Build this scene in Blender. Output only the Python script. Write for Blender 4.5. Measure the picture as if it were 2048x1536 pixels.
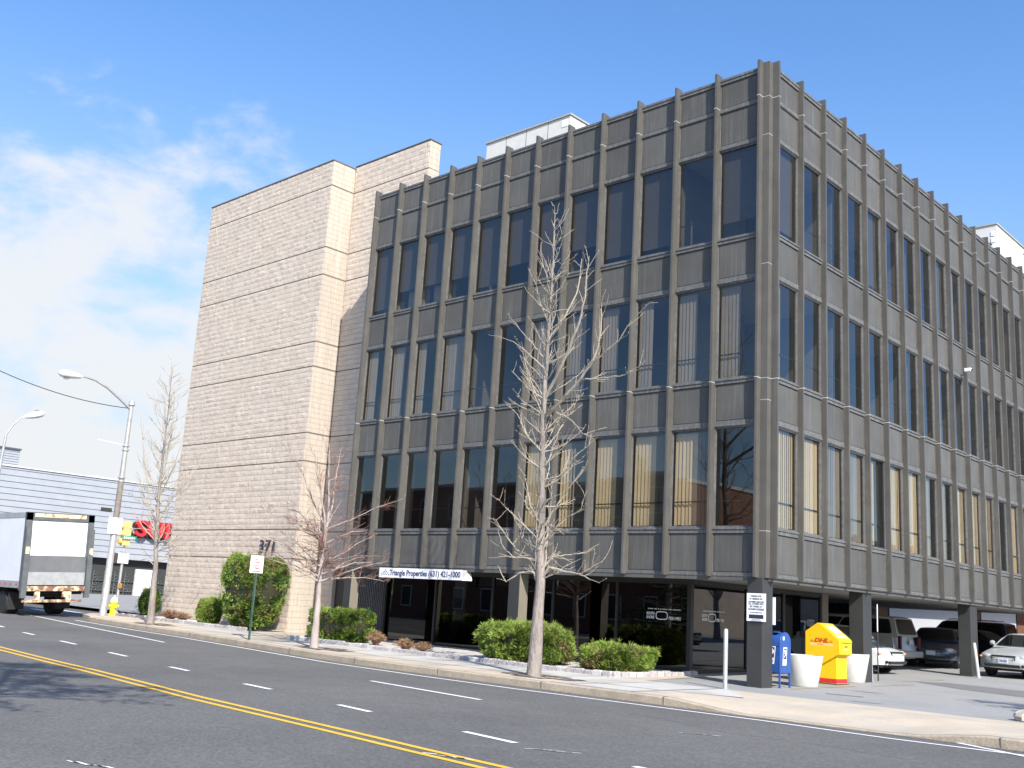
import bpy, bmesh, math, random
from mathutils import Vector, Matrix, noise as mn
R = math.radians
PI = math.pi
random.seed(7)
rnd = random.random
def ru(a, b): return a + (b - a) * random.random()
for o in list(bpy.data.objects): bpy.data.objects.remove(o)
SC = bpy.context.scene
COL = SC.collection

# ------------------------------------------------------------------ materials
def nodes_of(m):
    m.use_nodes = True
    return m.node_tree.nodes, m.node_tree.links
def M(name, col, rough=.6, metal=0., var=.12, vs=3., bump=0., bs=40., streak=0., streak_col=(.5,.5,.5), spec=.5, coat=0., fine=0., fs=120., col2=None, c2s=1., c2lo=.45, c2hi=.6, obj=False, stretch=(1,1,1), orand=0.):
    m = bpy.data.materials.new(name)
    N, L = nodes_of(m)
    b = N['Principled BSDF']
    b.inputs['Roughness'].default_value = rough
    b.inputs['Metallic'].default_value = metal
    b.inputs['Specular IOR Level'].default_value = spec
    if coat:
        b.inputs['Coat Weight'].default_value = coat
        b.inputs['Coat Roughness'].default_value = .04
    if obj:
        tc = N.new('ShaderNodeTexCoord'); pos = tc.outputs['Object']
    else:
        g = N.new('ShaderNodeNewGeometry'); pos = g.outputs['Position']
    def mapped(s):
        mp = N.new('ShaderNodeVectorMath'); mp.operation = 'MULTIPLY'
        L.new(pos, mp.inputs[0]); mp.inputs[1].default_value = s
        return mp.outputs[0]
    def noise(scale, det=4, st=(1,1,1), r=.55):
        n = N.new('ShaderNodeTexNoise'); n.inputs['Scale'].default_value = scale
        n.inputs['Detail'].default_value = det; n.inputs['Roughness'].default_value = r
        L.new(mapped(st), n.inputs['Vector']); return n.outputs['Fac']
    def ramp(f, a, b_, c0, c1):
        r = N.new('ShaderNodeMapRange'); r.inputs['From Min'].default_value = a; r.inputs['From Max'].default_value = b_
        r.inputs['To Min'].default_value = c0; r.inputs['To Max'].default_value = c1
        L.new(f, r.inputs['Value']); return r.outputs['Result']
    def mix(f, a, b_):
        x = N.new('ShaderNodeMix'); x.data_type = 'RGBA'
        if isinstance(f, float): x.inputs[0].default_value = f
        else: L.new(f, x.inputs[0])
        for s, v in ((6, a), (7, b_)):
            if isinstance(v, tuple): x.inputs[s].default_value = (*v[:3], 1)
            else: L.new(v, x.inputs[s])
        return x.outputs[2]
    c = tuple(col)
    if col2 is not None:
        c = mix(ramp(noise(c2s, 5), c2lo, c2hi, 0, 1), c, tuple(col2))
    if streak:
        c = mix(ramp(noise(1., 5, (14, 14, .5), .7), .52, .78, 0, streak), c, tuple(streak_col))
    def mul(c, f):
        x = N.new('ShaderNodeVectorMath'); x.operation = 'MULTIPLY'
        if isinstance(c, tuple): x.inputs[0].default_value = c[:3]
        else: L.new(c, x.inputs[0])
        L.new(f, x.inputs[1]); return x.outputs[0]
    if var: c = mul(c, ramp(noise(vs, 5, stretch), .25, .75, 1 - var, 1 + var))
    if fine: c = mul(c, ramp(noise(fs, 2, stretch, .7), .25, .75, 1 - fine, 1 + fine))
    if orand:
        oi = N.new('ShaderNodeObjectInfo'); c = mul(c, ramp(oi.outputs['Random'], 0, 1, 1 - orand, 1 + orand))
    if isinstance(c, tuple): b.inputs['Base Color'].default_value = (*c[:3], 1)
    else: L.new(c, b.inputs['Base Color'])
    if bump:
        bn = N.new('ShaderNodeBump'); bn.inputs['Strength'].default_value = 1; bn.inputs['Distance'].default_value = bump
        L.new(noise(bs, 4, stretch), bn.inputs['Height']); L.new(bn.outputs[0], b.inputs['Normal'])
    if rough > .2 and not coat:
        L.new(ramp(noise(vs * 3, 3), .3, .7, rough * .85, min(1, rough * 1.12)), b.inputs['Roughness'])
    return m

def glass(name, tint, refl=.12, ior=1.5, wav=0.0006, gcol=(1,1,1), ws=.7):
    m = bpy.data.materials.new(name); N, L = nodes_of(m)
    N.remove(N['Principled BSDF']); out = N['Material Output']
    t = N.new('ShaderNodeBsdfTransparent'); t.inputs[0].default_value = (*tint, 1)
    g = N.new('ShaderNodeBsdfGlossy'); g.inputs['Color'].default_value = (*gcol, 1); g.inputs['Roughness'].default_value = .012
    lw = N.new('ShaderNodeLayerWeight'); lw.inputs['Blend'].default_value = .5
    pw = N.new('ShaderNodeMath'); pw.operation = 'POWER'; L.new(lw.outputs['Facing'], pw.inputs[0]); pw.inputs[1].default_value = 4.2
    f0 = ((ior - 1) / (ior + 1)) ** 2 + refl
    a = N.new('ShaderNodeMath'); a.operation = 'MULTIPLY_ADD'; a.use_clamp = True
    L.new(pw.outputs[0], a.inputs[0]); a.inputs[1].default_value = 1 - f0; a.inputs[2].default_value = f0
    x = N.new('ShaderNodeMixShader'); L.new(a.outputs[0], x.inputs[0]); L.new(t.outputs[0], x.inputs[1]); L.new(g.outputs[0], x.inputs[2])
    L.new(x.outputs[0], out.inputs['Surface'])
    if wav:
        ge = N.new('ShaderNodeNewGeometry'); n = N.new('ShaderNodeTexNoise'); n.inputs['Scale'].default_value = ws; n.inputs['Detail'].default_value = 1
        L.new(ge.outputs['Position'], n.inputs['Vector'])
        bn = N.new('ShaderNodeBump'); bn.inputs['Distance'].default_value = wav; bn.inputs['Strength'].default_value = 1
        L.new(n.outputs['Fac'], bn.inputs['Height']); L.new(bn.outputs[0], g.inputs['Normal'])
    return m

MT = {}
def mk(k, *a, **kw): MT[k] = M(k, *a, **kw)
mk('bronze_panel', (.097,.094,.088), .55, var=.14, vs=1.1, orand=.12, streak=.36, streak_col=(.25,.245,.235), fine=.08, fs=90, spec=.18)
mk('bronze_fin', (.088,.082,.073), .5, orand=.08, var=.16, vs=2., streak=.18, streak_col=(.30,.29,.27), spec=.45)
mk('bronze_rail', (.118,.116,.112), .55, var=.28, vs=9., streak=.3, streak_col=(.45,.45,.45), spec=.4)
mk('joint_pale', (.42,.41,.39), .7)
mk('dark_metal', (.030,.030,.030), .45, var=.1)
mk('grey_paint', (.036,.036,.035), .55, var=.14, vs=1.5, fine=.05)
mk('beige_paint', (.20,.18,.14), .6, var=.1)
mk('soffit', (.36,.34,.31), .8, var=.12, vs=.7)
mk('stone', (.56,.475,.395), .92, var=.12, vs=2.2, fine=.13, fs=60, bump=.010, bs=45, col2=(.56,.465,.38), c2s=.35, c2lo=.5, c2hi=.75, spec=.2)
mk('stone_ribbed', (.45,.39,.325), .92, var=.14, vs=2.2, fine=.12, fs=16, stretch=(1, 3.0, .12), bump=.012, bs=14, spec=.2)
mk('mortar', (.46,.39,.31), .95, var=.1)
mk('groove', (.17,.145,.115), .95)
mk('coping', (.13,.12,.11), .6)
mk('roof', (.06,.06,.06), .9)
mk('white_panel', (.60,.58,.54), .6, var=.06)
mk('interior', (.14,.13,.12), .9)
mk('ceiling', (.30,.29,.27), .9)
mk('blind', (.78,.65,.44), .8, var=.05)
mk('blind_grey', (.36,.33,.29), .8, var=.06)
mk('shade', (.115,.105,.095), .9, var=.08)
mk('curtain_red', (.35,.22,.18), .9)
mk('asphalt', (.130,.126,.119), .88, var=.14, vs=.35, fine=.45, fs=30, bump=.006, bs=60, col2=(.106,.102,.098), c2s=.18, spec=.3)
mk('lot', (.30,.295,.285), .9, var=.12, vs=.5, fine=.22, fs=45, col2=(.255,.25,.24), c2s=.5, spec=.25)
mk('lot_patch', (.16,.155,.15), .9, var=.1, fine=.2, fs=45)
mk('patch_tan', (.34,.26,.15), .9, var=.12)
mk('concrete_pale', (.48,.46,.425), .9, var=.10, vs=.9, fine=.10, fs=35, col2=(.40,.37,.32), c2s=.6)
mk('concrete_tan', (.49,.41,.31), .9, var=.12, vs=.9, fine=.13, fs=35, col2=(.43,.375,.30), c2s=.8)
mk('kerb', (.36,.30,.225), .9, var=.2, vs=2.5, fine=.2, fs=30, bump=.01, bs=20)
mk('joint_dark', (.12,.105,.09), .95)
mk('tar', (.055,.053,.052), .7, var=.1)
mk('grit', (.16,.14,.115), .95, var=.3, vs=6, fine=.3, fs=20)
mk('line_white', (.74,.74,.75), .7, var=.10, vs=9., fine=.12, fs=40)
mk('line_yellow', (.76,.44,.035), .7, var=.10, vs=9., fine=.16, fs=40)
mk('soil', (.16,.13,.10), .95, var=.25, vs=4, fine=.3, fs=20)
mk('gravel', (.55,.52,.47), .9, var=.2, vs=20, fine=.3, fs=40, bump=.03, bs=30)
mk('block_white', (.46,.44,.42), .9, var=.25, vs=8, fine=.2, bump=.02, bs=20)
mk('block_grey', (.36,.33,.33), .9, var=.25, vs=8, fine=.2, bump=.02, bs=20)
mk('bark_pale', (.235,.20,.175), .9, var=.35, vs=5, bump=.05, bs=16, fine=.25, fs=30, stretch=(1,1,.25))
mk('bark_twig', (.37,.32,.255), .85, var=.2, vs=8)
mk('bark_fine', (.36,.31,.24), .85, var=.2, vs=8)
mk('bark_grey', (.36,.30,.27), .9, var=.25, vs=6, bump=.015, bs=14, stretch=(1,1,.25))
mk('twig_red', (.22,.115,.085), .85, var=.25, vs=5)
mk('leaf_dark', (.045,.095,.020), .75, var=.35, vs=3.5, spec=.25)
mk('leaf_mid', (.125,.19,.026), .75, var=.30, vs=3.5, spec=.25)
mk('leaf_light', (.19,.25,.050), .75, var=.25, vs=3.5, spec=.25)
mk('leaf_brown', (.17,.12,.05), .9, var=.3, vs=4)
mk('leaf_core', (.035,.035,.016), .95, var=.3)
mk('leaf_pine', (.03,.065,.025), .8, var=.3)
mk('barberry', (.30,.155,.095), .9, var=.3, vs=8)
mk('barberry_green', (.22,.20,.08), .9, var=.3, vs=8)
mk('usps_blue', (.022,.075,.27), .4, coat=.15, var=.14, vs=6., fine=.08, fs=40)
mk('decal_white', (.75,.76,.78), .5, var=.03)
mk('decal_navy', (.02,.03,.10), .5, var=0)
mk('decal_grey', (.28,.30,.33), .5, var=0)
mk('yellow', (.80,.49,.008), .45, coat=.1, var=.07, vs=5., fine=.05, fs=30, spec=.4)
mk('red', (.60,.022,.03), .45, var=.04)
mk('dhl_red', (.55,.06,.01), .5, var=0)
mk('pale_strip', (.80,.55,.22), .5, var=0)
mk('poster', (.34,.38,.62), .4, var=.35, vs=14)
mk('pot', (.60,.585,.535), .8, var=.10, streak=.35, streak_col=(.40,.37,.32), bump=.004, bs=60)
mk('galv', (.42,.43,.42), .5, metal=.35, var=.15, vs=5)
mk('alu', (.42,.42,.41), .45, metal=.4, var=.2, vs=3)
mk('rust_pole', (.20,.17,.15), .8, var=.3, vs=5)
mk('green_post', (.05,.10,.075), .6, var=.1)
mk('sign_green', (.03,.25,.16), .5, var=0)
mk('sign_white', (.78,.78,.80), .5, var=.03)
mk('sign_black', (.03,.03,.045), .5, var=0)
mk('sign_red', (.60,.10,.10), .5, var=0)
mk('signal_yellow', (.78,.52,.17), .5, var=.06)
mk('signal_dark', (.05,.045,.045), .6, var=0)
mk('lens_red', (.35,.03,.02), .3, var=0)
mk('hydrant_yellow', (.78,.72,.03), .45, var=.06)
mk('clad', (.33,.345,.37), .55, var=.07, vs=1.4, spec=.3)
mk('clad_seam', (.07,.08,.10), .8)
mk('blackwall', (.035,.035,.035), .8)
mk('breeze', (.11,.125,.115), .85, var=.3, vs=3)
mk('brick', (.26,.125,.08), .9, var=.25, vs=3, fine=.2, fs=18)
mk('truck_side', (.72,.74,.77), .5, var=.06, vs=1.2, streak=.2, streak_col=(.4,.42,.46))
mk('truck_white', (.80,.80,.80), .5, var=.03)
mk('truck_grey', (.13,.135,.145), .6, var=.2, vs=1.5)
mk('truck_frame', (.10,.11,.115), .6, var=.25, vs=3)
mk('truck_alu', (.36,.37,.38), .5, metal=.2, var=.2, vs=4)
mk('rust', (.20,.10,.065), .85, col2=(.62,.52,.34), c2s=5., var=.3, vs=7)
mk('rust_cream', (.62,.54,.36), .8, col2=(.34,.15,.08), c2s=6., c2lo=.55, c2hi=.62, var=.2, vs=7)
mk('rubber', (.018,.018,.018), .8, var=.15)
mk('under', (.012,.012,.012), .9)
mk('rim', (.38,.38,.39), .35, metal=.7)
mk('car_silver', (.50,.51,.50), .32, metal=.25, coat=.6, var=.02)
mk('car_white', (.76,.77,.76), .3, coat=.6, var=.02)
mk('car_beige', (.52,.51,.49), .35, metal=.2, coat=.5, var=.02)
mk('car_blue', (.075,.095,.13), .3, metal=.3, coat=.6, var=.02)
mk('car_navy', (.03,.04,.09), .3, metal=.2, coat=.6, var=.02)
mk('car_black', (.015,.015,.02), .3, coat=.6, var=.02)
mk('car_steel', (.10,.17,.28), .3, metal=.3, coat=.6, var=.02)
mk('trim_dark', (.02,.02,.022), .5, var=0)
mk('chrome', (.6,.6,.6), .15, metal=.9, var=0)
mk('amber', (.75,.28,.03), .3, var=0)
mk('tail_red', (.12,.012,.012), .25, var=0)
mk('lamp_clear', (.55,.56,.57), .15, metal=.3, var=0)
mk('plate', (.55,.58,.66), .5, var=.1, vs=30)
mk('rock', (.42,.38,.32), .9, var=.25, vs=4, bump=.04, bs=5)
mk('wire', (.02,.02,.02), .7, var=0)
MT['glass_win'] = glass('glass_win', (.60,.58,.54), .035, 1.50, .0009, (.90,.93,.97))
MT['glass_dark'] = glass('glass_dark', (.12,.12,.12), .03, 1.5, .0012)
MT['glass_car'] = glass('glass_car', (.10,.11,.11), .05, 1.5, 0)
MT['glass_lamp'] = glass('glass_lamp', (.8,.82,.82), .1, 1.5, 0)

# ------------------------------------------------------------------ mesh builder
class MB:
    def __init__(s): s.v = []; s.f = []; s.m = []
    def add(s, vs, fs, mi=0):
        n = len(s.v); s.v += [tuple(p) for p in vs]
        for f in fs: s.f.append(tuple(i + n for i in f)); s.m.append(mi)
    def box(s, x0, y0, z0, x1, y1, z1, mi=0):
        if x0 > x1: x0, x1 = x1, x0
        if y0 > y1: y0, y1 = y1, y0
        if z0 > z1: z0, z1 = z1, z0
        s.add([(x0,y0,z0),(x1,y0,z0),(x1,y1,z0),(x0,y1,z0),(x0,y0,z1),(x1,y0,z1),(x1,y1,z1),(x0,y1,z1)],
              [(0,3,2,1),(4,5,6,7),(0,1,5,4),(1,2,6,5),(2,3,7,6),(3,0,4,7)], mi)
    def prism(s, poly, h0, h1, axis='z', mi=0):
        n = len(poly)
        def P(a, b, h): return (a, b, h) if axis == 'z' else ((a, h, b) if axis == 'y' else (h, a, b))
        vs = [P(a, b, h0) for a, b in poly] + [P(a, b, h1) for a, b in poly]
        fs = [tuple(range(n))[::-1], tuple(range(n, 2 * n))] + [(i, (i + 1) % n, n + (i + 1) % n, n + i) for i in range(n)]
        s.add(vs, fs, mi)
    def tube(s, pts, rad, n=6, mi=0, cap=True):
        pts = [Vector(p) for p in pts]
        if not isinstance(rad, (list, tuple)): rad = [rad] * len(pts)
        base = len(s.v); up = None
        for i, p in enumerate(pts):
            d = (pts[min(i + 1, len(pts) - 1)] - pts[max(i - 1, 0)])
            if d.length < 1e-9: d = Vector((0, 0, 1))
            d.normalize()
            if up is None:
                up = Vector((1, 0, 0)) if abs(d.x) < .8 else Vector((0, 1, 0))
            a = up - d * up.dot(d)
            if a.length < 1e-6: a = d.orthogonal()
            a.normalize(); up = a; b = d.cross(a)
            for k in range(n):
                t = 2 * PI * k / n
                s.v.append(tuple(p + (a * math.cos(t) + b * math.sin(t)) * rad[i]))
        for i in range(len(pts) - 1):
            for k in range(n):
                k2 = (k + 1) % n
                s.f.append((base + i * n + k, base + i * n + k2, base + (i + 1) * n + k2, base + (i + 1) * n + k)); s.m.append(mi)
        if cap and n > 3:
            s.f.append(tuple(base + k for k in range(n))[::-1]); s.m.append(mi)
            e = base + (len(pts) - 1) * n
            s.f.append(tuple(e + k for k in range(n))); s.m.append(mi)
    def lathe(s, prof, n=20, mi=0, c=(0, 0, 0), axis='z', sx=1, sy=1):
        base = len(s.v)
        for r, h in prof:
            for k in range(n):
                t = 2 * PI * k / n; a, b = r * math.cos(t) * sx, r * math.sin(t) * sy
                p = (a, b, h) if axis == 'z' else ((a, h, b) if axis == 'y' else (h, a, b))
                s.v.append((p[0] + c[0], p[1] + c[1], p[2] + c[2]))
        for i in range(len(prof) - 1):
            for k in range(n):
                k2 = (k + 1) % n
                s.f.append((base + i * n + k, base + i * n + k2, base + (i + 1) * n + k2, base + (i + 1) * n + k)); s.m.append(mi)
        for i, rev in ((0, True), (len(prof) - 1, False)):
            if prof[i][0] > 1e-4:
                f = tuple(base + i * n + k for k in range(n)); s.f.append(f[::-1] if rev else f); s.m.append(mi)
    def text(s, txt, size, mat, depth=.003, mi=0, bold=0., spacing=1., shear=0., width=None, align='LEFT'):
        # letters as geometry; mat maps local (x right, y up, z out) to the target
        cu = bpy.data.curves.new('t', 'FONT'); cu.body = txt; cu.size = size; cu.extrude = depth; cu.offset = bold
        cu.space_character = spacing; cu.shear = shear; cu.resolution_u = 3; cu.align_x = align
        o = bpy.data.objects.new('t', cu); COL.objects.link(o)
        dg = bpy.context.evaluated_depsgraph_get(); dg.update()
        me = o.evaluated_get(dg).to_mesh()
        vs = [v.co.copy() for v in me.vertices]
        if width and vs:
            x0 = min(v.x for v in vs); x1 = max(v.x for v in vs); k = width / max(1e-6, x1 - x0)
            for v in vs: v.x = (v.x - x0) * k
        fs = [tuple(p.vertices) for p in me.polygons]
        o.evaluated_get(dg).to_mesh_clear(); bpy.data.objects.remove(o); bpy.data.curves.remove(cu)
        s.add([mat @ v for v in vs], fs, mi)
    def build(s, name, mats, parent=None, world=False, smooth=None, bevel=0., bseg=2, subd=0):
        if not isinstance(mats, (list, tuple)): mats = [mats]
        me = bpy.data.meshes.new(name)
        vs = s.v
        if world and parent is not None:
            l = parent.location
            if parent.parent is not None: l = l + parent.parent.location
            vs = [(a - l[0], b - l[1], c - l[2]) for a, b, c in vs]
        me.from_pydata(vs, [], s.f)
        for m in mats: me.materials.append(MT[m] if isinstance(m, str) else m)
        me.polygons.foreach_set('material_index', s.m)
        bm = bmesh.new(); bm.from_mesh(me)
        if len(s.v) < 60000 and not getattr(s, 'nonormals', False): bmesh.ops.recalc_face_normals(bm, faces=bm.faces)
        if smooth is not None:
            for f in bm.faces: f.smooth = True
            for e in bm.edges:
                if len(e.link_faces) == 2:
                    try: e.smooth = e.calc_face_angle() < smooth
                    except ValueError: e.smooth = True
        bm.to_mesh(me); bm.free(); me.update()
        o = bpy.data.objects.new(name, me); COL.objects.link(o)
        if parent is not None: o.parent = parent
        if bevel:
            b = o.modifiers.new('bevel', 'BEVEL'); b.width = bevel; b.segments = bseg; b.limit_method = 'ANGLE'; b.angle_limit = R(35); b.harden_normals = False
        if subd:
            q = o.modifiers.new('subd', 'SUBSURF'); q.levels = subd; q.render_levels = subd
        return o
def tag(o, label=None, cat=None, group=None, kind=None):
    if label: o['label'] = label
    if cat: o['category'] = cat
    if group: o['group'] = group
    if kind: o['kind'] = kind
    return o
def thing(name, label, cat, loc=(0, 0, 0), rz=0., group=None):
    o = bpy.data.objects.new(name, None); COL.objects.link(o); o.location = loc; o.rotation_euler = (0, 0, rz)
    o.empty_display_size = .2
    return tag(o, label, cat, group)
def copy_tree(o, parent=None):
    c = o.copy(); COL.objects.link(c)
    if parent is not None: c.parent = parent
    for ch in o.children: copy_tree(ch, c)
    return c
# text frames: facing -y (street side) and facing +x (car park side)
def face_south(x, y, z): return Matrix(((1,0,0,x),(0,0,-1,y),(0,1,0,z),(0,0,0,1)))
def face_east(x, y, z): return Matrix(((0,0,1,x),(1,0,0,y),(0,1,0,z),(0,0,0,1)))

# ------------------------------------------------------------------ ground heights
def H(x, y=0.):
    u = max(0., -8. - x); return .010 * u * u / (u + 3) + .012 * min(20., max(0., y))
KERB = [(-30,-2.55),(-26.2,-3.1),(-22,-3.55),(-18,-3.85),(-14,-4.25),(-11,-4.60),(-7.4,-4.92),(-3.3,-4.98),(0,-5.0),(3,-5.0),(6,-4.95),(12,-4.95),(30,-4.95),(90,-4.95)]
def ky(x):
    for (a, b), (c, d) in zip(KERB, KERB[1:]):
        if x <= c: return b + (d - b) * (x - a) / (c - a)
    return KERB[-1][1]

def sheet(name, xs, yf0, yf1, ny, off, mat, kind='structure'):
    b = MB()
    for x in xs:
        y0, y1 = yf0(x), yf1(x)
        for j in range(ny + 1):
            y = y0 + (y1 - y0) * j / ny; b.v.append((x, y, H(x, y) + off))
    n = ny + 1
    for i in range(len(xs) - 1):
        for j in range(ny): b.f.append((i*n+j, (i+1)*n+j, (i+1)*n+j+1, i*n+j+1)); b.m.append(0)
    o = b.build(name, mat); tag(o, kind=kind); return o
def lin(a, b, n): return [a + (b - a) * i / n for i in range(n + 1)]
XG = [-400,-250,-160,-110,-80] + lin(-60, 12, 72) + [16, 24, 40, 70, 120, 200, 400]
ysG = [-400,-200,-100,-60,-40] + lin(-30, 40, 35) + [60, 100, 200, 400]
g = MB()
for x in XG:
    for y in ysG: g.v.append((x, y, H(x, y) - .15))
n = len(ysG)
for i in range(len(XG) - 1):
    for j in range(n - 1): g.f.append((i*n+j, (i+1)*n+j, (i+1)*n+j+1, i*n+j+1)); g.m.append(0)
tag(g.build('road', 'asphalt'), kind='structure')

# sidewalk body: concrete slab with its kerb face, tan band, pale slabs
XS = [x for x in lin(-26.2, 0, 60)]
def kerb_body():
    b = MB(); pts = lin(-26.2, 30, 112)
    for i, x in enumerate(pts):
        hgt = 1.0
        if x > .8: hgt = max(.10, 1 - (x - .8) / 1.6)
        if x > 5.2: hgt = min(1, .10 + (x - 5.2) / 1.2)
        y = ky(x); z = H(x)
        zt = z - .15 + .15 * hgt
        for q in ((y, z - .2), (y + .004, zt - .02), (y + .03, zt), (y + .16, z + .0005 - .15 * (1 - hgt)), (y + .16, z - .2)): b.v.append((x, *q))
    for i in range(len(pts) - 1):
        for j in range(4): b.f.append((i*5+j, (i+1)*5+j, (i+1)*5+j+1, i*5+j+1)); b.m.append(0)
    # rounded return into the side street
    return b
tag(kerb_body().build('kerb', 'kerb', smooth=R(40)), kind='structure')
kj = MB()
for x in (-24,-20.9,-17.8,-14.7,-11.6,-8.5,-5.4,-2.3,.7,6.6,9.7):
    kj.prism([(x-.008, ky(x)-.003), (x+.008, ky(x)-.003), (x+.008, ky(x)+.158), (x-.008, ky(x)+.158)], H(x)-.16, H(x)+.002, 'z')
tag(kj.build('kerb_joints', 'joint_dark'), kind='structure')
def hgt(x):
    h = 1.0
    if x > .8: h = max(.10, 1 - (x - .8) / 1.6)
    if x > 5.2: h = min(1, .10 + (x - 5.2) / 1.2)
    return h
# tan strip beside the kerb falls to the road across the driveway
b = MB(); xs = lin(-26.2, 30, 112); ny = 8
for x in xs:
    y0 = ky(x) + .16; y1 = -1.6 if x > -2.7 else -1.0
    if x < -2.2: y1 = 2.1
    for j in range(ny + 1):
        y = y0 + (y1 - y0) * j / ny; t = 1 - j / ny
        b.v.append((x, y, H(x, y) + .003 - .15 * (1 - hgt(x)) * max(0, t * 1.6 - .6)))
for i in range(len(xs) - 1):
    for j in range(ny): b.f.append((i*(ny+1)+j, (i+1)*(ny+1)+j, (i+1)*(ny+1)+j+1, i*(ny+1)+j+1)); b.m.append(0)
tag(b.build('sidewalk', 'concrete_tan'), kind='structure')
# pale concrete slabs laid in the walk
b = MB(); jb = MB()
def slab(poly, off=.008, mi=0, bb=None):
    (bb or b).add([(x, y, H(x, max(y, 0)) + off) for x, y in poly], [tuple(range(len(poly)))], mi)
for i in range(17):
    x0 = -26 + i * 1.52; x1 = x0 + 1.50
    ya = ky(x0) + ru(1.15, 1.35); 
    top = -1.0 if x0 < -18 else -1.72
    if i in (0, 1, 2, 6): continue
    ya2 = ya if i not in (8, 9) else ya - .55
    slab([(x0, ya2), (x1, ya2), (x1, top), (x0, top)])
slab([(-.1,-3.6),(1.35,-3.2),(.1,-1.62),(-.1,-1.62)])
slab([(-2.3,-4.75),(-.12,-4.75),(-.12,-3.9),(-2.3,-3.9)])
for i in range(18):
    x0 = -26.01 + i * 1.52
    if x0 < .5: slab([(x0-.012, ky(x0)+.17), (x0+.012, ky(x0)+.17), (x0+.012, -1.62), (x0-.012, -1.62)], .012, 0, jb)
tag(b.build('sidewalk_slabs', 'concrete_pale'), kind='structure')
tag(jb.build('sidewalk_joints', 'joint_dark'), kind='structure')
# car park surface and forecourt
sheet('parking_lot', lin(-60, 60, 120), lambda x: -1.7 if x > -3.5 else 1.2, lambda x: 60, 30, .0, 'lot')
b = MB()
b.add([(x, y, H(x, y) + .0045) for x, y in ((.9,-1.6),(30,-1.6),(30,-2.3),(.9,-2.0))], [(0,1,2,3)])
b = MB()
for poly in (((.35,7.6),(.9,8.5),(3.3,7.9),(8,6.6),(8,4.4),(4.2,5.3),(2.0,6.3)), ((1.2,.5),(2.0,.62),(2.1,.45),(1.3,.36)), ((2.4,-.9),(3.0,-.75),(3.05,-.86),(2.5,-1.0)), ((1.0,2.0),(1.9,2.15),(1.5,1.95))):
    b.add([(x, y, H(x, y) + .005) for x, y in poly], [tuple(range(len(poly)))])
tag(b.build('asphalt_patch', 'lot_patch'), kind='structure')
b = MB()
for x0, y0, x1, y1 in ((.25,.6,.40,3.6),(.55,4.2,.75,6.4),(.1,7.2,.3,9.6)):
    b.add([(x, y, H(x, y) + .006) for x, y in ((x0,y0),(x0+.13,y0+.1),(x1+.1,y1),(x1,y1-.1))], [(0,1,2,3)])
tag(b.build('faded_parking_lines', 'patch_tan'), kind='structure')

# road markings
def stripe(b, pts, w, off=-.145, mi=0):
    P = []
    for i, (x, y) in enumerate(pts):
        a = pts[max(i-1, 0)]; c = pts[min(i+1, len(pts)-1)]
        d = Vector((c[0]-a[0], c[1]-a[1])).normalized(); nn = Vector((-d.y, d.x)) * w / 2
        P.append(((x + nn.x, y + nn.y), (x - nn.x, y - nn.y)))
    for (a, c), (d, e) in zip(P, P[1:]):
        b.add([(q[0], q[1], H(q[0]) + off) for q in (a, c, e, d)], [(0,1,2,3)], mi)
def dense(pts, n=8):
    out = []
    for (a, c), (d, e) in zip(pts, pts[1:]):
        for k in range(n): out.append((a + (d-a)*k/n, c + (e-c)*k/n))
    return out + [pts[-1]]
b = MB()
edge = [(-26.3,-3.55),(-22,-3.95),(-17.5,-4.25),(-13.4,-4.72),(-9,-5.28),(-5.5,-5.52),(-2.4,-5.62),(1.4,-5.50),(3,-5.46),(5.2,-5.62),(7.1,-5.5),(14,-5.5),(30,-5.5)]
stripe(b, dense(edge), .10)
stripe(b, dense([(-30.8,-3.71),(-23,-4.95),(-15.26,-6.12)]), .10)
stripe(b, dense([(-4.4,-7.72),(-.92,-8.17)]), .11)
for (a, c), (d, e) in (((-18.35,-8.75),(-17.37,-8.86)),((-15.15,-9.13),(-13.97,-9.26)),((-11.52,-9.62),(-10.42,-9.75)),((-7.76,-10.2),(-6.82,-10.33)),((-4.19,-10.78),(-3.22,-10.9)),((-.9,-11.28),(.01,-11.42)),((2.2,-11.68),(3.24,-11.84)),((5.1,-11.98),(6.2,-12.1)),((-21.6,-8.2),(-20.7,-8.35)),((8.2,-12.3),(9.2,-12.42))):
    stripe(b, [(a, c), (d, e)], .11)
stripe(b, [(6.0,-4.98),(7.6,-5.9),(9,-6.7)], .10, -.143)
for k in range(6):
    y0 = -6.4 + k * 1.15; stripe(b, [(-35.5, y0 + 5.2), (-32.6, y0 + 4.9)], .35)
tag(b.build('white_road_lines', 'line_white'), kind='structure')
b = MB()
yel = [(-40,-8.7),(-20,-10.85),(-13.1,-11.55),(-7.1,-12.12),(-2.3,-12.76),(1.5,-13.10),(3.2,-13.28),(6.5,-13.55),(14,-14.1),(30,-15)]
stripe(b, dense(yel), .10)
stripe(b, dense([(x, y - .26) for x, y in yel]), .10)
tag(b.build('yellow_centre_lines', 'line_yellow'), kind='structure')
b = MB()
for cx, cy, an in ((3.9,-11.93,.5),(3.68,-8.44,.5),(3.7,-13.42,.2),(2.66,-16.9,.3)):
    for k in range(7):
        a = an + ru(-.3, .3); px = cx + (k - 3) * .075 * math.cos(an) + ru(-.02,.02); py = cy + (k - 3) * .075 * math.sin(an) + ru(-.02,.02)
        l = ru(.05, .11); w = ru(.01, .022)
        ca, sa = math.cos(a), math.sin(a)
        b.add([(px + l*ca*u - w*sa*v, py + l*sa*u + w*ca*v, H(px) - .143) for u, v in ((-1,-1),(1,-1),(1,1),(-1,1))], [(0,1,2,3)], k % 2)
tag(b.build('worn_road_patches', ['line_white', 'joint_dark']), kind='structure')

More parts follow.
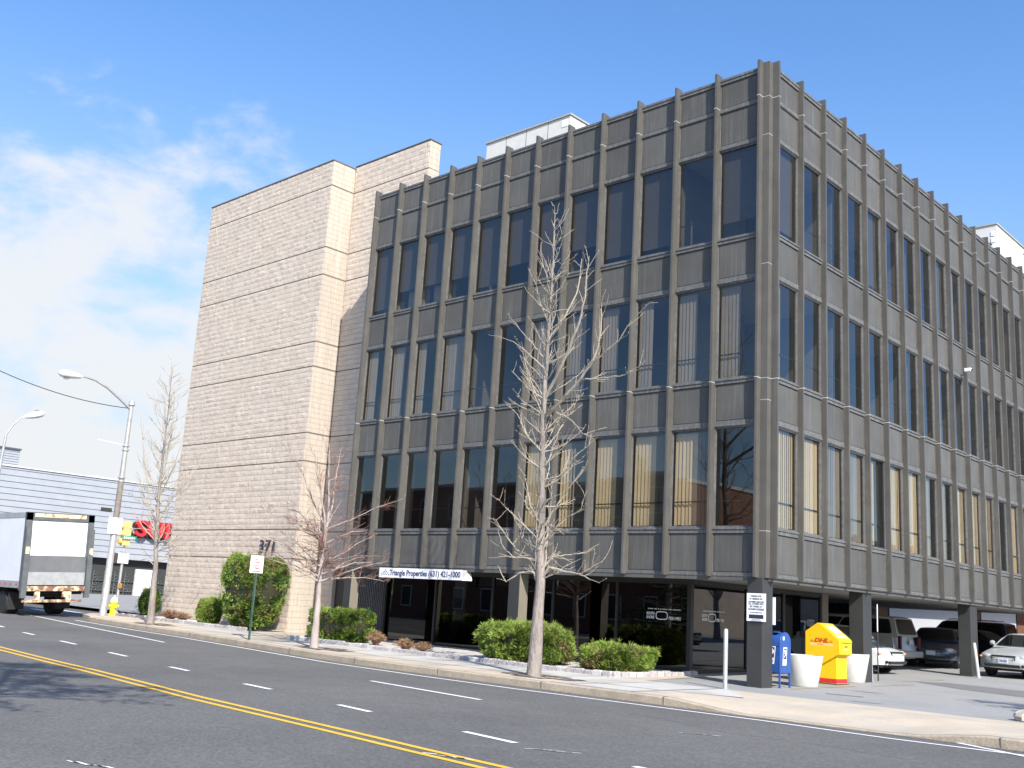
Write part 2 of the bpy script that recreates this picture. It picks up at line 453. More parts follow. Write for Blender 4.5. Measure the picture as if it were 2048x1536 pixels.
def crack(b, x, y, a, L_, w, wob=.35):
    pts = [(x, y)]; n = max(4, int(L_ / .25))
    for k in range(n):
        a += ru(-wob, wob) * .5; x += math.cos(a) * L_ / n; y += math.sin(a) * L_ / n; pts.append((x, y))
    stripe(b, pts, w, -.1465)
b = MB()
for x, y, a, L_, w in ((-9,-7.0,.1,5,.010),(1.5,-7.2,.05,5,.009),(-20,-6.6,-.12,8,.012)):
    crack(b, x, y, a, L_, w)
tag(b.build('road_cracks', 'tar'), kind='structure')
b = MB(); xs = lin(-26, 30, 112)
for x in xs: y = ky(x); b.v.append((x, y - .002, H(x) - .1445)); b.v.append((x, y - ru(.10, .24), H(x) - .1465))
for i in range(len(xs) - 1): b.f.append((2*i, 2*i+1, 2*i+3, 2*i+2)); b.m.append(0)
tag(b.build('gutter_grit', 'grit'), kind='structure')
b = MB()
for _ in range(260):
    x = ru(-25, 10); y = ky(x) - abs(random.gauss(0, .10)) - .01; s = ru(.012, .035); a = ru(0, 6.28)
    b.add([(x + s*math.cos(a + k*1.57)*ru(.5,1), y + s*math.sin(a + k*1.57)*ru(.5,1), H(x) - .139 + ru(0,.006)) for k in range(4)], [(0,1,2,3)], random.choice((0,0,1)))
b.nonormals = True
tag(b.build('gutter_litter', ['soil', 'barberry']), 'scattered dead leaves and grit lying in the gutter', 'litter', kind='stuff')
# planting beds
def bed(name, poly, mat, off=.03):
    b = MB(); b.add([(x, y, H(x, y) + off) for x, y in poly], [tuple(range(len(poly)))]); return tag(b.build(name, mat), kind='structure')
bed('planting_bed', [(-15.6,-1.6),(-3.05,-1.6),(-3.0,1.9),(-15.6,1.95)], 'gravel', .035)
bed('planting_bed', [(-28.5,-1.0),(-19.35,-.75),(-19.35,.8),(-28.5,.8)], 'gravel', .035)
gs = MB()
def pebble(x, y, z, s):
    v = [(x + s*a*ru(.7,1.2), y + s*c*ru(.7,1.2), z + s*e*ru(.6,1)) for a, c, e in ((1,0,0),(0,1,0),(-1,0,0),(0,-1,0),(0,0,.9))]
    gs.add(v, [(0,1,4),(1,2,4),(2,3,4),(3,0,4)], random.choice((0,0,1)))
for _ in range(9000):
    if rnd() < .8: x, y = ru(-15.5,-3.1), ru(-1.55,1.2) if rnd() < .3 else ru(-1.55,-.3)
    else: x, y = ru(-28,-19.5), ru(-.85,.6)
    pebble(x, y, H(x, y) + .032, ru(.012, .035))
gs.nonormals = True
tag(gs.build('white_gravel', ['gravel', 'block_white']), 'loose white gravel spread over the planting bed', 'gravel', kind='stuff')
def edging(pts, label, inner=1):
    b = MB(); j = 0
    for (a, c), (d, e) in zip(pts, pts[1:]):
        L_ = math.hypot(d-a, e-c); n = max(1, int(L_ / .27)); ux, uy = (d-a)/L_, (e-c)/L_
        for k in range(n):
            t0 = (k + .05) * L_/n; t1 = (k + .95) * L_/n; w = ru(.10,.125); hh = ru(.105,.135)
            P = []
            for t, s in ((t0,-w/2),(t1,-w/2),(t1,w/2),(t0,w/2)):
                P.append((a + ux*t - uy*s + ru(-.006,.006), c + uy*t + ux*s + ru(-.006,.006)))
            z = H(a + ux*t0, 0); base = len(b.v)
            vs = [(x, y, z - .02) for x, y in P] + [(x, y, z + hh*.8) for x, y in P]
            cx = sum(p[0] for p in P)/4; cy = sum(p[1] for p in P)/4
            vs += [(cx + (x-cx)*.82, cy + (y-cy)*.72, z + hh + ru(-.006,.006)) for x, y in P]
            b.add(vs, [(0,1,5,4),(1,2,6,5),(2,3,7,6),(3,0,4,7),(4,5,9,8),(5,6,10,9),(6,7,11,10),(7,4,8,11),(8,9,10,11)], random.choice((0,1,1)))
            j += 1
        b.add([(a+ux*t-uy*s, c+uy*t+ux*s, H(a+ux*t)+.06) for t, s in ((0,-.045),(L_,-.045),(L_,.045),(0,.045))], [(0,1,2,3)], 0)
    return tag(b.build('stone_edging', ['block_white', 'block_grey'], smooth=R(25)), label, 'edging', 'stone block edgings of the planting beds')
edging([(-15.6,1.0),(-15.6,-1.68),(-3.0,-1.68),(-2.95,1.8)], 'low edging of grey and white stone blocks round the gravel bed by the glass front')
edging([(-28.6,-1.08),(-19.3,-.82)], 'low edging of stone blocks along the foot of the windowless stone tower')
# flag paving round the street trees
b = MB()
for cx, cy in ((-3.3,-3.95),(-11.62,-3.5),(-22.2,-2.75)):
    for i in range(7):
        for j in range(4):
            x = cx - .95 + i * .3; y = cy - .5 + j * .28
            if abs(i-3)*.33 + abs(j-1.5)*.5 > 1.35: continue
            if math.hypot(x + .14 - cx, y + .12 - cy) < .2: continue
            b.add([(x + u + ru(-.03,.03), y + v + ru(-.03,.03), H(x) + .012 + ru(0,.012)) for u, v in ((0,0),(.27,0),(.27,.25),(0,.25))], [(0,1,2,3)], random.choice((0,1,1)))
tag(b.build('tree_pit_paving', ['kerb', 'soil']), kind='structure')

# ------------------------------------------------------------------ office building
ZB, ZT = 2.44, 15.30
NL, NR, BL, BR, E0 = 12, 22, 1.25, 1.27, .25
XL = -E0 - NL * BL - .07
YR = E0 + NR * BR
OB = thing('office_building', 'dark bronze curtain wall office block with projecting fins on both street faces', 'office building', (0, 0, 0))
LV = [('w', 3.60, 6.02), ('w', 7.22, 9.66), ('w', 10.86, 13.28)]
PANELS = [(2.54,3.46),(6.17,7.09),(9.81,10.73)]
def mapL(u, d, z): return (u, d, z)      # u along x, d depth (into the building = +)
def mapR(u, d, z): return (-d, u, z)
SH = .040
def mapLi(u, d, z): return (u, d + .004, z)
def mapRi(u, d, z): return (-(d - SH), u, z)
class FB(MB):
    def fbox(s, mp, u0, u1, d0, d1, z0, z1, mi=0):
        a = mp(u0, d0, z0); c = mp(u1, d1, z1); s.box(*a, *c, mi)
def mullion(mp, u, tipdir):
    b = FB(); b.fbox(mp, u, u + .07, -.17, .09, ZB, 15.43)
    b.fbox(mp, u + .012, u + .058, -.176, -.16, ZB + .01, 15.42, 0)
    for z in (7.13, 14.44):
        b.fbox(mp, u - .003, u + .073, -.180, .05, z, z + .018, 1)
    return b
for i in range(NL + 1):
    mullion(mapL, -E0 - i * BL, 0).build('mullion', ['bronze_fin', 'joint_pale'], OB)
for i in range(NR + 1):
    mullion(mapR, E0 - .07 + i * BR, 0).build('mullion', ['bronze_fin', 'joint_pale'], OB)
# corner post
b = MB(); b.box(-.18, 0, ZB, 0, .18, 15.40)
for z in (3.5, 6.6, 7.13, 10.0, 13.4, 14.44): b.box(-.18, -.002, z, .002, .18, z + .012, 1)
b.build('corner_post', ['bronze_fin', 'joint_pale'], OB)
def frame_rails(mp, u0, u1, seed):
    """the horizontal rails of one bay"""
    b = FB()
    for z0, z1 in ((ZB, 2.54), (6.02, 6.17), (9.66, 9.81), (13.28, 13.41), (14.33, 14.46)):
        b.fbox(mp, u0, u1, -.004, .08, z0, z1)
        b.fbox(mp, u0, u1, -.018, -.004, z0 + .02, z0 + .055)
    for z0, z1 in ((3.46, 3.60), (7.09, 7.22), (10.73, 10.86)):
        b.fbox(mp, u0, u1, -.012, .08, z0, z1)
        b.fbox(mp, u0, u1, -.035, -.012, z1 - .05, z1 - .012)
    b.fbox(mp, u0, u1, -.03, .14, 15.24, 15.30)
    b.fbox(mp, u0, u1, -.012, .10, 15.30 - .14, 15.24)
    b.fbox(mp, u0, u0 + .012, .012, .07, 2.54, 15.16)
    b.fbox(mp, u1 - .012, u1, .012, .07, 2.54, 15.16)
    return b
def blind_strip(mp, u0, u1, z0, z1, w=.10, ang=.5, d=.16):
    b = MB(); n = max(1, int((u1 - u0) / w))
    for k in range(n):
        c = u0 + (k + .5) * (u1 - u0) / n; a = ang + ru(-.12, .12); hw = w * .52
        du, dd = hw * math.cos(a), hw * math.sin(a)
        zz = z0 + ru(0, .03)
        P = [mp(c - du, d - dd, zz), mp(c + du, d + dd, zz), mp(c + du, d + dd, z1), mp(c - du, d - dd, z1)]
        b.add(P, [(0,1,2,3)])
    return b
# contents of the windows, bay 0 next to the corner
CL = {0: {0:'n',1:'L6',2:'L6',3:'L6',4:'L3',5:'L7',6:'n',7:'n',8:'n',9:'n',10:'n',11:'n'},
      1: {0:'g5',1:'g5',2:'g4',3:'g5',4:'g6',5:'g4',6:'n',7:'n',8:'g9',9:'g3',10:'g5',11:'g4'},
      2: {0:'s8',1:'n',2:'s9',3:'s9',4:'s7',5:'s10',6:'s7',7:'s9',8:'s7',9:'s7',10:'s7',11:'s9'}}
def cont(side, fl, i):
    if side == 'L': return CL[fl].get(i, 'n')
    if fl == 0: return {4:'L6', 7:'g8', 8:'g8', 12:'g7', 2:'g10', 3:'g10'}.get(i, 'L10')
    if fl == 1: return {7:'r5', 8:'g6', 9:'r7'}.get(i, 'n' if i % 3 else 'g4')
    return {9:'g7'}.get(i, 'n' if i % 4 else 's9')
def window(mp, u0, u1, z0, z1, side, fl, i):
    f = FB(); op = .012
    f.fbox(mp, u0 + op, u0 + op + .022, .03, .08, z0, z1); f.fbox(mp, u1 - op - .022, u1 - op, .03, .08, z0, z1)
    f.fbox(mp, u0 + op, u1 - op, .02, .08, z0, z0 + .035); f.fbox(mp, u0 + op, u1 - op, .02, .08, z1 - .03, z1)
    dark = (side, fl, i) in (('L', 0, 4), ('R', 0, 4))
    w = f.build('window', 'dark_metal' if dark else 'bronze_rail', OB)
    g = FB(); dp = .055 + ru(0,.004); g.add([mp(u0+op+.022,dp,z0+.035), mp(u1-op-.022,dp,z0+.035), mp(u1-op-.022,dp,z1-.03), mp(u0+op+.022,dp,z1-.03)], [(0,1,2,3)])
    t = ru(-.005, .005)
    g.v = [(x + (t * (z - z0) if side == 'R' else 0), y + (t * (z - z0) if side == 'L' else 0), z) for x, y, z in g.v]
    g.nonormals = True; g.build('pane', 'glass_win', w)
    c = cont(side, fl, i); k = c[0]; a0, a1 = u0 + .05, u1 - .05
    fr = (int(c[1:]) / 10) if len(c) > 1 else 0
    if k in 'Lgr':
        m = {'L':'blind','g':'blind_grey','r':'curtain_red'}[k]
        if side == 'R': s0, s1 = a0, a0 + (a1 - a0) * fr
        else: s0, s1 = a0, a0 + (a1 - a0) * fr
        bl = blind_strip(mp, s0, s1, z0 + .04, z1 - .06, .095, (ru(.02,.12) if side == 'R' else ru(.15,.5)) if k != 'r' else .9, .115 if side == 'R' else .15)
        if k == 'L' and fr < .8:
            b2 = blind_strip(mp, s1, a1, z0 + .04, z1 - .06, .095, 1.15); bl.add(b2.v, b2.f, 1)
        bl.nonormals = True
        bl.build('blind', [m, 'blind_grey'], w)
    elif k == 's':
        zb = z1 - (z1 - z0) * fr; q = FB(); q.fbox(mp, a0, a1, .15, .155, zb, z1 - .02); q.fbox(mp, a0, a1, .145, .16, zb - .02, zb + .01)
        q.build('roller_shade', 'shade', w)
    if side == 'L' and fl == 2 and i in (9, 10, 11):
        q = FB(); q.fbox(mp, a0 + .25, a1 - .05, .35, .6, z0 + .04, z0 + (.75 if i < 11 else .5)); q.build('stored_boxes', 'blind_grey', w)
    if fl < 2 or c == 'n':
        q = FB(); q.fbox(mp, a0, a1, .085, .105, z0 + .62, z0 + .645); q.build('guard_rail', 'dark_metal', w)
def bay(mp, u0, u1, side, i):
    frame_rails(mp, u0, u1, i).build('frame_rails', 'bronze_rail', OB)
    for z0, z1 in PANELS:
        b = FB(); b.fbox(mp, u0 + .012, u1 - .012, .028, .06, z0, z1); b.fbox(mp, u0 + .045, u1 - .045, .020, .03, z0 + .025, z1 - .025)
        b.build('spandrel_panel', 'bronze_panel', OB)
    b = FB()
    for z0, z1 in ((13.41,14.33),(14.46,15.16)):
        b.fbox(mp, u0 + .012, u1 - .012, .028, .06, z0, z1); b.fbox(mp, u0 + .045, u1 - .045, .020, .03, z0 + .025, z1 - .025)
    b.build('parapet_panel', 'bronze_panel', OB)
    for fl, (k, z0, z1) in enumerate(LV): window(mp, u0, u1, z0, z1, side, fl, i)
for i in range(NL): bay(mapLi, -E0 - (i + 1) * BL + .07, -E0 - i * BL, 'L', i)
for i in range(20): bay(mapRi, E0 + i * BR, E0 - .07 + (i + 1) * BR, 'R', i)
# rear two bays of the car park face, plain (never seen closely)
b = MB(); b.box(-.03, E0 + 20 * BR, ZB, 0, YR - .07, 15.2); b.build('end_panel', 'bronze_panel', OB)
# hull, slabs, ceilings
b = MB()
b.box(XL + .01, .12, 2.44, -.12, YR, 2.54)
b.build('soffit', 'soffit', OB)
b = MB()
for z0, z1 in ((2.54,3.45),(6.18,7.08),(9.82,10.72),(13.42,15.10)):
    b.box(XL + .02, .10 if z0 > 2.6 else .11, z0 + .002, -.09, YR - .02, z1)
b.build('floor_slab', 'ceiling', OB)
b = MB(); b.box(XL + .03, 3.6, 3.46, -4.0, YR - .03, 13.4); b.build('core_wall', 'interior', OB)
b = MB()
for i in (2, 5, 8):
    x = -E0 - i * BL; b.box(x - .06, .3, 3.45, x + .0, 3.6, 13.4)
for i in (3, 7, 11, 15):
    y = E0 + i * BR - .05; b.box(-4, y, 3.45, -.3, y + .06, 13.4)
b.build('partition_wall', 'interior', OB)
b = MB(); b.box(XL + .01, .091, 2.541, XL + .07, YR, 15.2); b.box(XL + .07, YR - .05, 2.541, -.05, YR, 15.2); b.build('side_wall', 'grey_paint', OB)
b = MB(); b.box(XL + .07, .2, 15.101, -.2, YR - .06, 15.14); b.build('roof', 'roof', OB)
# fascia under the panels
b = MB(); b.box(XL, -.001, 2.36, -.19, .14, 2.438); b.box(-.14, .19, 2.36, .001, YR, 2.438); b.build('fascia', 'bronze_panel', OB)
# ground floor columns
def column(x0, x1, y0, y1, side=None):
    b = MB(); b.box(x0, y0, H(x0, y0) - .05, x1, y1, 2.44)
    if side: b.box(x1, y0 + .003, H(x0, y0) - .05, x1 + .006, y1, 2.44, 1)
    b.build('column', ['grey_paint', 'beige_paint'], OB, bevel=.008)
column(-.44, -.05, -.05, .42)
column(-.44, -.05, 5.23, 5.75); column(-.44, -.05, 13.1, 13.7); column(-.44, -.05, 21.4, 22.0)
column(-7.96, -7.56, 0.0, .36, True); column(-15.25, -14.90, 0.0, .34, True)
column(-8.2, -7.8, 13.1, 13.7); column(-8.2, -7.8, 21.4, 22)
# ground floor glazed lobby
GY = 2.0; GX = -3.3; GXL = -15.45; GYE = 9.35
mx = [-15.45, -13.05, -10.49, -8.05, -5.73, GX]
b = MB(); b.box(GXL, GY + .02, H(-15, 2), GX - .02, GY + .10, H(-15, 2) + .10); b.box(GXL, GY - .01, 2.30, GX, GY + .08, 2.438)
for x in mx[:-1]: b.box(x, GY - .02, 0, x + .07, GY + .09, 2.30)
my = [2.0, 4.85, 6.95, GYE]
b.box(GX - .09, GY - .02, 0, GX + .03, GY + .12, 2.30)
for y in my[1:-1]: b.box(GX - .08, y, 0, GX + .02, y + .12, 2.32)
b.box(GX - .08, GY + .1, 2.32, GX + .01, GYE, 2.437); b.box(GX - .08, GY + .12, 0.0, GX + .01, GYE, .13)
b.build('storefront_frame', 'dark_metal', OB)
for a, c in zip(mx, mx[1:]):
    b = MB(); b.box(a + .07, GY + .03, .12, c - (.09 if c == GX else 0), GY + .038, 2.30); b.build('storefront_pane', 'glass_dark', OB)
for a, c in zip(my, my[1:]):
    b = MB(); b.box(GX - .03, a + .12, .13, GX - .022, c, 2.32); b.build('storefront_pane', 'glass_dark', OB)
b = MB(); b.box(GX - .10, GYE, 0, GX + .02, GYE + .09, 2.437); b.box(GX - .08, GYE + .09, 0, GX + .03, GYE + .5, 2.437, 1)
b.build('entrance_pier', ['dark_metal', 'beige_paint'], OB)
b = MB(); b.box(XL + .2, 5.5, 0, GX - 1.2, GYE + .4, 2.43); b.build('lobby_wall', 'interior', OB)
b = MB(); b.box(XL + .2, GY + .1, .02, GX - .1, 5.5, .05); b.build('lobby_floor', 'interior', OB)
b = MB(); b.box(-12.2, 2.5, .05, -11.75, 2.75, .75); b.box(-12.45, 2.52, .05, -12.22, 2.70, .74, 1); b.build('lobby_bin', ['beige_paint', 'curtain_red'], OB)
# slatted grille and doorway beside the tower
b = MB(); z0 = .04
b.box(-17.6, 2.05, z0, -15.45, 2.10, 2.44, 1)
for k in range(22): x = -17.5 + k * .093; b.box(x, 1.99, z0, x + .045, 2.05, 2.44)
b.build('slatted_grille', ['bronze_rail', 'dark_metal'], OB)
b = MB(); b.box(-18.25, 2.02, z0, -17.6, 2.10, 2.3); b.build('side_door', 'dark_metal', OB)
b = MB(); b.box(-18.28, 1.94, 2.28, -15.4, 2.12, 2.50); b.box(XL - .0, .35, 2.44, XL - .0 - .02, 1.9, 2.5); b.build('lintel', 'bronze_panel', OB)
b = MB(); b.box(-15.45, 1.9, .03, -15.38, 2.5, 2.44); b.build('return_wall', 'grey_paint', OB)
# rear enclosure under the building
b = MB(); b.box(XL + .1, 22.5, .1, -8.5, 23.0, 2.43); b.build('rear_pier_wall', 'grey_paint', OB)

# lettering on the lobby glass
def open_mri(mat_fn, nm, lab, s):
    b = MB()
    b.text('SOUTH', .115*s, mat_fn(0, .125*s), .001, bold=.004, width=.29*s)
    b.text('SHORE', .115*s, mat_fn(0, .01*s), .001, bold=.004, width=.29*s)
    # rounded loop
    m = mat_fn(0, 0); pts_o, pts_i = [], []
    cx, cy, hw, hh = .56*s, .11*s, .22*s, .125*s
    for k in range(40):
        t = 2 * PI * k / 40; c, q = math.cos(t), math.sin(t)
        ex = math.copysign(abs(c) ** .55, c); ey = math.copysign(abs(q) ** .55, q)
        pts_o.append(m @ Vector((cx + hw*ex, cy + hh*ey, .001))); pts_i.append(m @ Vector((cx + (hw-.03*s)*ex, cy + (hh-.028*s)*ey, .001)))
    n = 40; b.add(pts_o + pts_i, [(k, (k+1) % n, n + (k+1) % n, n + k) for k in range(n)])
    b.text('PEN MRI', .13*s, mat_fn(.82*s, .0), .001, bold=.003, width=.42*s)
    x = .05*s
    while x < 1.25*s:
        w = ru(.012,.03)*s
        P = [m @ Vector((x + u, .285*s + v, .001)) for u, v in ((0,0),(w,0),(w,.03*s),(0,.03*s))]; b.add(P, [(0,1,2,3)]); x += w + .008*s + (.03*s if rnd() < .18 else 0)
    b.nonormals = True
    o = b.build(nm, 'decal_white'); tag(o, lab, 'window lettering', 'lettering on the lobby glass')
    return o
open_mri(lambda dx, dz: face_south(-4.70 + dx, GY + .022, 1.36 + dz), 'window_lettering', 'white SOUTH SHORE OPEN MRI lettering on the street-facing dark glass', .88)
open_mri(lambda dx, dz: face_east(GX - .016, 2.60 + dx, 1.38 + dz), 'window_lettering', 'white SOUTH SHORE OPEN MRI lettering on the side glass behind the corner column', .88)
b = MB(); b.box(GX - .018, 8.52, 1.40, GX - .012, 8.98, 1.60); b.box(GX - .012, 8.55, 1.43, GX - .011, 8.95, 1.57, 1)
for k in range(3): b.box(GX - .011, 8.58, 1.455 + k * .04, GX - .010, 8.92, 1.475 + k * .04, 0)
tag(b.build('door_notice', ['decal_grey', 'sign_black']), 'small dark grey notice taped to the side glass above the pale planter', 'notice')

# rooftop boxes
t = thing('rooftop_penthouse', 'pale panelled box on the roof behind the street facade', 'rooftop box', (-12.05, 5.5, 15.14))
b = MB(); b.box(-14.1, 4.0, 15.14, -10.02, 7.2, 18.5)
b.build('housing', 'white_panel', t, world=True)
b = MB()
for x in (-13.1, -12.1, -11.05): b.box(x, 3.994, 15.2, x + .02, 4.0, 18.5)
b.build('panel_seams', 'coping', t, world=True)
b = MB(); b.box(-14.15, 3.95, 18.5, -9.97, 7.25, 18.56); b.build('cap', 'soffit', t, world=True)
b = MB(); b.box(-10.4, 3.985, 18.12, -10.12, 3.994, 18.38); b.build('notice_plate', 'decal_white', t, world=True)
t = thing('rooftop_air_handler', 'white air handling unit with dark intake on the roof over the car park side', 'air handler', (-3, 22, 15.14))
b = MB(); b.box(-3.6, 21.77, 15.14, -1.5, 31.0, 18.3); b.build('housing', 'white_panel', t, world=True)
b = MB(); b.box(-3.5, 21.755, 15.4, -1.85, 21.768, 17.75); b.build('intake', 'dark_metal', t, world=True)
b = MB(); b.box(-3.65, 21.72, 18.3, -1.45, 31.05, 18.36); b.box(-1.5, 23.9, 15.2, -1.49, 23.93, 18.3); b.box(-1.5, 25.2, 18.0, -1.47, 31, 18.05); b.build('cap', 'soffit', t, world=True)
b = MB()
for k in range(3): b.box(-1.72, 21.745, 17.25 + k*.28, -1.58, 21.768, 17.45 + k*.28)
b.build('label_plate', 'decal_white', t, world=True)
b = MB(); b.tube([(-.1, 14.6, 15.3), (-.25, 17.2, 15.75), (-1.2, 19.5, 16.6), (-2.0, 21.8, 17.3)], .02, 5)
tag(b.build('roof_cable', 'wire'), 'thin black cable rising over the parapet to the rooftop air handler', 'cable')

# security camera on the side face
t = thing('security_camera', 'small white camera on a fin of the car park face at second floor height', 'security camera', (.19, 12.6, 9.85))
b = MB(); b.box(.0, -.05, 0, .22, .06, .12); b.build('housing', 'decal_white', t, bevel=.02)
b = MB(); b.tube([(.22,0,.05),(.25,0,.03)], .035, 8); b.tube([(-.02,0,.0),(-.02,0,-.1),(-.1,0,-.1)], .015, 6); b.build('lens', 'dark_metal', t)

# ------------------------------------------------------------------ stone tower
TX0, TX1, TY0, TY1, TZ = -28.05, -19.3, .85, 1.93, 18.03
ST = thing('stone_tower', 'windowless beige split block stair tower left of the dark facade, numbered 371', 'stone tower', (TX1, TY0, .1))
GR = [2.66, 3.72, 6.22, 7.27, 9.78, 10.74, 13.38, 14.48, 17.0]
def course_levels(z0, z1):
    lv = [z0] + [q for q in GR if z0 < q < z1] + [z1]; out = []
    for a, c in zip(lv, lv[1:]):
        n = max(1, round((c - a) / .2)); out += [(a + (c-a)*k/n, a + (c-a)*(k+1)/n, k == 0 and a in GR, k == n-1 and c in GR) for k in range(n)]
    return out
def rough_wall(x0, x1, y, z0, z1, name):
    b = MB(); rng = random.Random(3)
    for (a, c, g0, g1) in course_levels(z0, z1):
        x = x0 - rng.random() * .4
        if g0: a += .018
        if g1: c -= .018
        while x < x1 - .01:
            w = rng.choice((.20,.40,.40,.40,.60,.80)); xa, xb = max(x, x0) + .004, min(x + w, x1) - .004; x += w
            if xb - xa < .03: continue
            nx = max(2, int((xb - xa) / .10)); nz = 2; base = len(b.v); lift = rng.uniform(.005, .016)
            tilt = rng.uniform(-.007, .007)
            za, zb = a + .005, c - .005
            for j in range(nz + 1):
                for i in range(nx + 1):
                    e = (i in (0, nx)) or (j in (0, nz))
                    d = rng.uniform(0, .007) + (.004 if e else lift + tilt * (i / nx - .5) * 2 + rng.uniform(-.005, .008))
                    b.v.append((xa + (xb-xa)*i/nx + (0 if i in (0,nx) else rng.uniform(-.015,.015)), y - .012 - d, za + (zb-za)*j/nz + (0 if j in (0,nz) else rng.uniform(-.02,.02))))
            q = nx + 1
            for j in range(nz):
                for i in range(nx): b.f.append((base+j*q+i, base+j*q+i+1, base+(j+1)*q+i+1, base+(j+1)*q+i)); b.m.append(0)
            # edges back to the wall
            ring = [base + i for i in range(q)] + [base + j*q + nx for j in range(1, nz+1)] + [base + nz*q + i for i in range(nx-1, -1, -1)] + [base + j*q for j in range(nz-1, 0, -1)]
            rb = len(b.v)
            for r_ in ring: v = b.v[r_]; b.v.append((v[0], y, v[2]))
            m_ = len(ring)
            for k in range(m_): b.f.append((ring[k], rb + k, rb + (k+1) % m_, ring[(k+1) % m_])); b.m.append(0)
    b.nonormals = True
    return b.build(name, 'stone', ST, world=True)
zg = .0
b = MB(); b.box(TX0, TY0, zg, TX1, 9, TZ - .02); b.box(TX1, TY1, zg, -18.3, 2.45, 2.5); b.box(TX1, TY1, 2.44, XL + .35, 2.45, TZ + .08)
b.build('core', 'mortar', ST, world=True)
rough_wall(TX0, TX1, TY0 - .004, zg, TZ - .02, 'split_block_facing')
rough_wall(TX1 + .04, XL + .33, TY1 - .004, 2.46, TZ + .06, 'split_block_facing')
rough_wall(TX1 + .04, -18.3, TY1 - .004, zg, 2.44, 'split_block_facing')
def ribbed(x, y0, y1, z0, z1):
    b = MB(); rng = random.Random(5)
    for (a, c, g0, g1) in course_levels(z0, z1):
        if g0: a += .028
        if g1: c -= .028
        y = y0 - rng.random() * .4
        while y < y1 - .01:
            ya, yb = max(y, y0) + .003, min(y + .4, y1) - .003; y += .4
            if yb - ya < .02: continue
            n = max(3, int((yb-ya)/.05)); d0 = .012 + rng.uniform(0,.004)
            P = []
            for k in range(n): 
                t0 = ya + (yb-ya)*k/n; t1 = ya + (yb-ya)*(k+.5)/n; P += [(t0, .0), (t1, .007)]
            P.append((yb, .0)); base = len(b.v)
            for yy, dd in P: b.v.append((x + d0 + dd, yy, a + .003)); b.v.append((x + d0 + dd, yy, c - .003))
            for k in range(len(P) - 1): b.f.append((base+2*k, base+2*k+2, base+2*k+3, base+2*k+1)); b.m.append(0)
            for zz, idx in ((a + .003, 0), (c - .003, 1)):
                q = len(b.v); b.v += [(x, ya, zz), (x, yb, zz)]; b.f.append((q, q+1, base + 2*(len(P)-1) + idx, base + idx)); b.m.append(0)
            for e0, yy in ((0, ya), (2*(len(P)-1), yb)):
                q = len(b.v); b.v += [(x, yy, a+.003), (x, yy, c-.003)]; b.f.append((q, q+1, base+e0+1, base+e0)); b.m.append(0)
    b.nonormals = True
    return b.build('ribbed_block_facing', 'stone_ribbed', ST, world=True)
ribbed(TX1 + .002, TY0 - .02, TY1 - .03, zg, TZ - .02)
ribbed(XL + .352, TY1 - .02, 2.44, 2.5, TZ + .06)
b = MB()
for z in GR:
    b.box(TX0 + .01, TY0 - .008, z - .03, TX1 + .006, TY0 + .02, z + .03); b.box(TX1, TY0, z - .028, TX1 + .008, TY1, z + .028)
    if z > 2.7: b.box(TX1, TY1 - .008, z - .03, XL + .36, TY1 + .02, z + .03)
b.build('recessed_joint', 'groove', ST, world=True)
b = MB(); b.box(TX0 - .03, TY0 - .05, TZ - .015, TX1 + .04, 9.03, TZ + .03); b.box(TX1 + .04, TY1 - .05, TZ + .082, XL + .40, 2.48, TZ + .12); b.box(TX1+.04, TY1 - .04, TZ - .1, TX1 + .05, 2.4, TZ + .082)
b.build('coping', 'coping', ST, world=True)
b = MB(); b.text('371', .56, face_south(-21.36, TY0 - .11, 2.93), .02, bold=.010, spacing=1.25, width=.92)
b.build('house_number', 'sign_black', ST, world=True)
# hanging banner sign under the facade
t = thing('hanging_sign', 'long white Triangle Properties sign hung under the facade', 'hanging sign', (-11.55, -.1, 2.1))
b = MB(); b.box(-13.38, -.14, 2.11, -9.69, -.12, 2.405); b.box(-13.38, -.12, 2.11, -9.69, .08, 2.13, 0); b.build('board', 'sign_white', t, world=True)
b = MB(); b.add([(-9.69,-.14,2.11),(-9.50,.10,2.11),(-9.60,.10,2.40),(-9.69,-.14,2.40)], [(0,1,2,3)]); b.build('end_cap', 'alu', t, world=True)
b = MB(); b.text('Triangle Properties (631) 421-1000', .235, face_south(-12.88, -.143, 2.185), .002, bold=.0055, width=3.12)
for r_ in range(4):
    for c in range(r_ + 1):
        x = -13.08 + (c - r_ / 2) * .105; z = 2.335 - r_ * .045
        b.add([(x - .035, -.143, z - .012), (x + .02, -.143, z - .012), (x + .035, -.143, z + .012), (x - .02, -.143, z + .012)], [(0,1,2,3)])
b.nonormals = True
b.build('lettering', 'decal_navy', t, world=True)
b = MB(); b.box(-13.2, .0, 2.0, -13.05, .06, 2.42); b.build('bracket', 'beige_paint', t, world=True)
# tow-away notice on the corner column
t = thing('parking_notice', 'white parking and tow away notice fixed to the corner column', 'notice', (-.18, -.06, 1.46))
b = MB(); b.box(-.44, -.075, 1.455, .045, -.06, 2.08); b.build('board', 'sign_white', t, world=True, bevel=.003)
b = MB(); z = 2.0
for s, w, hh in (('PARKING FOR', .27, .038), ('371 MERRICK RD.', .34, .038), ('CUSTOMERS / EMPLOYEES', .40, .03), ('ALL OTHERS WILL', .39, .042), ('BE TOWED AT', .30, .042), ('OWNERS EXPENSE', .40, .042), ('24 HR SERVICE', .32, .022)):
    b.text(s, hh * 1.38, face_south(-.1975 - w/2, -.078, z), .001, bold=.0008, width=w); z -= .062 if hh > .03 else .05
b.box(-.38, -.077, z - .075, -.01, -.0755, z + .015)
z -= .10
for k in range(4): 
    w = (.22,.26,.34,.24)[k]; b.box(-.1975 - w/2, -.0765, z, -.1975 + w/2, -.0755, z + .010); z -= .028
b.build('lettering', 'sign_black', t, world=True)
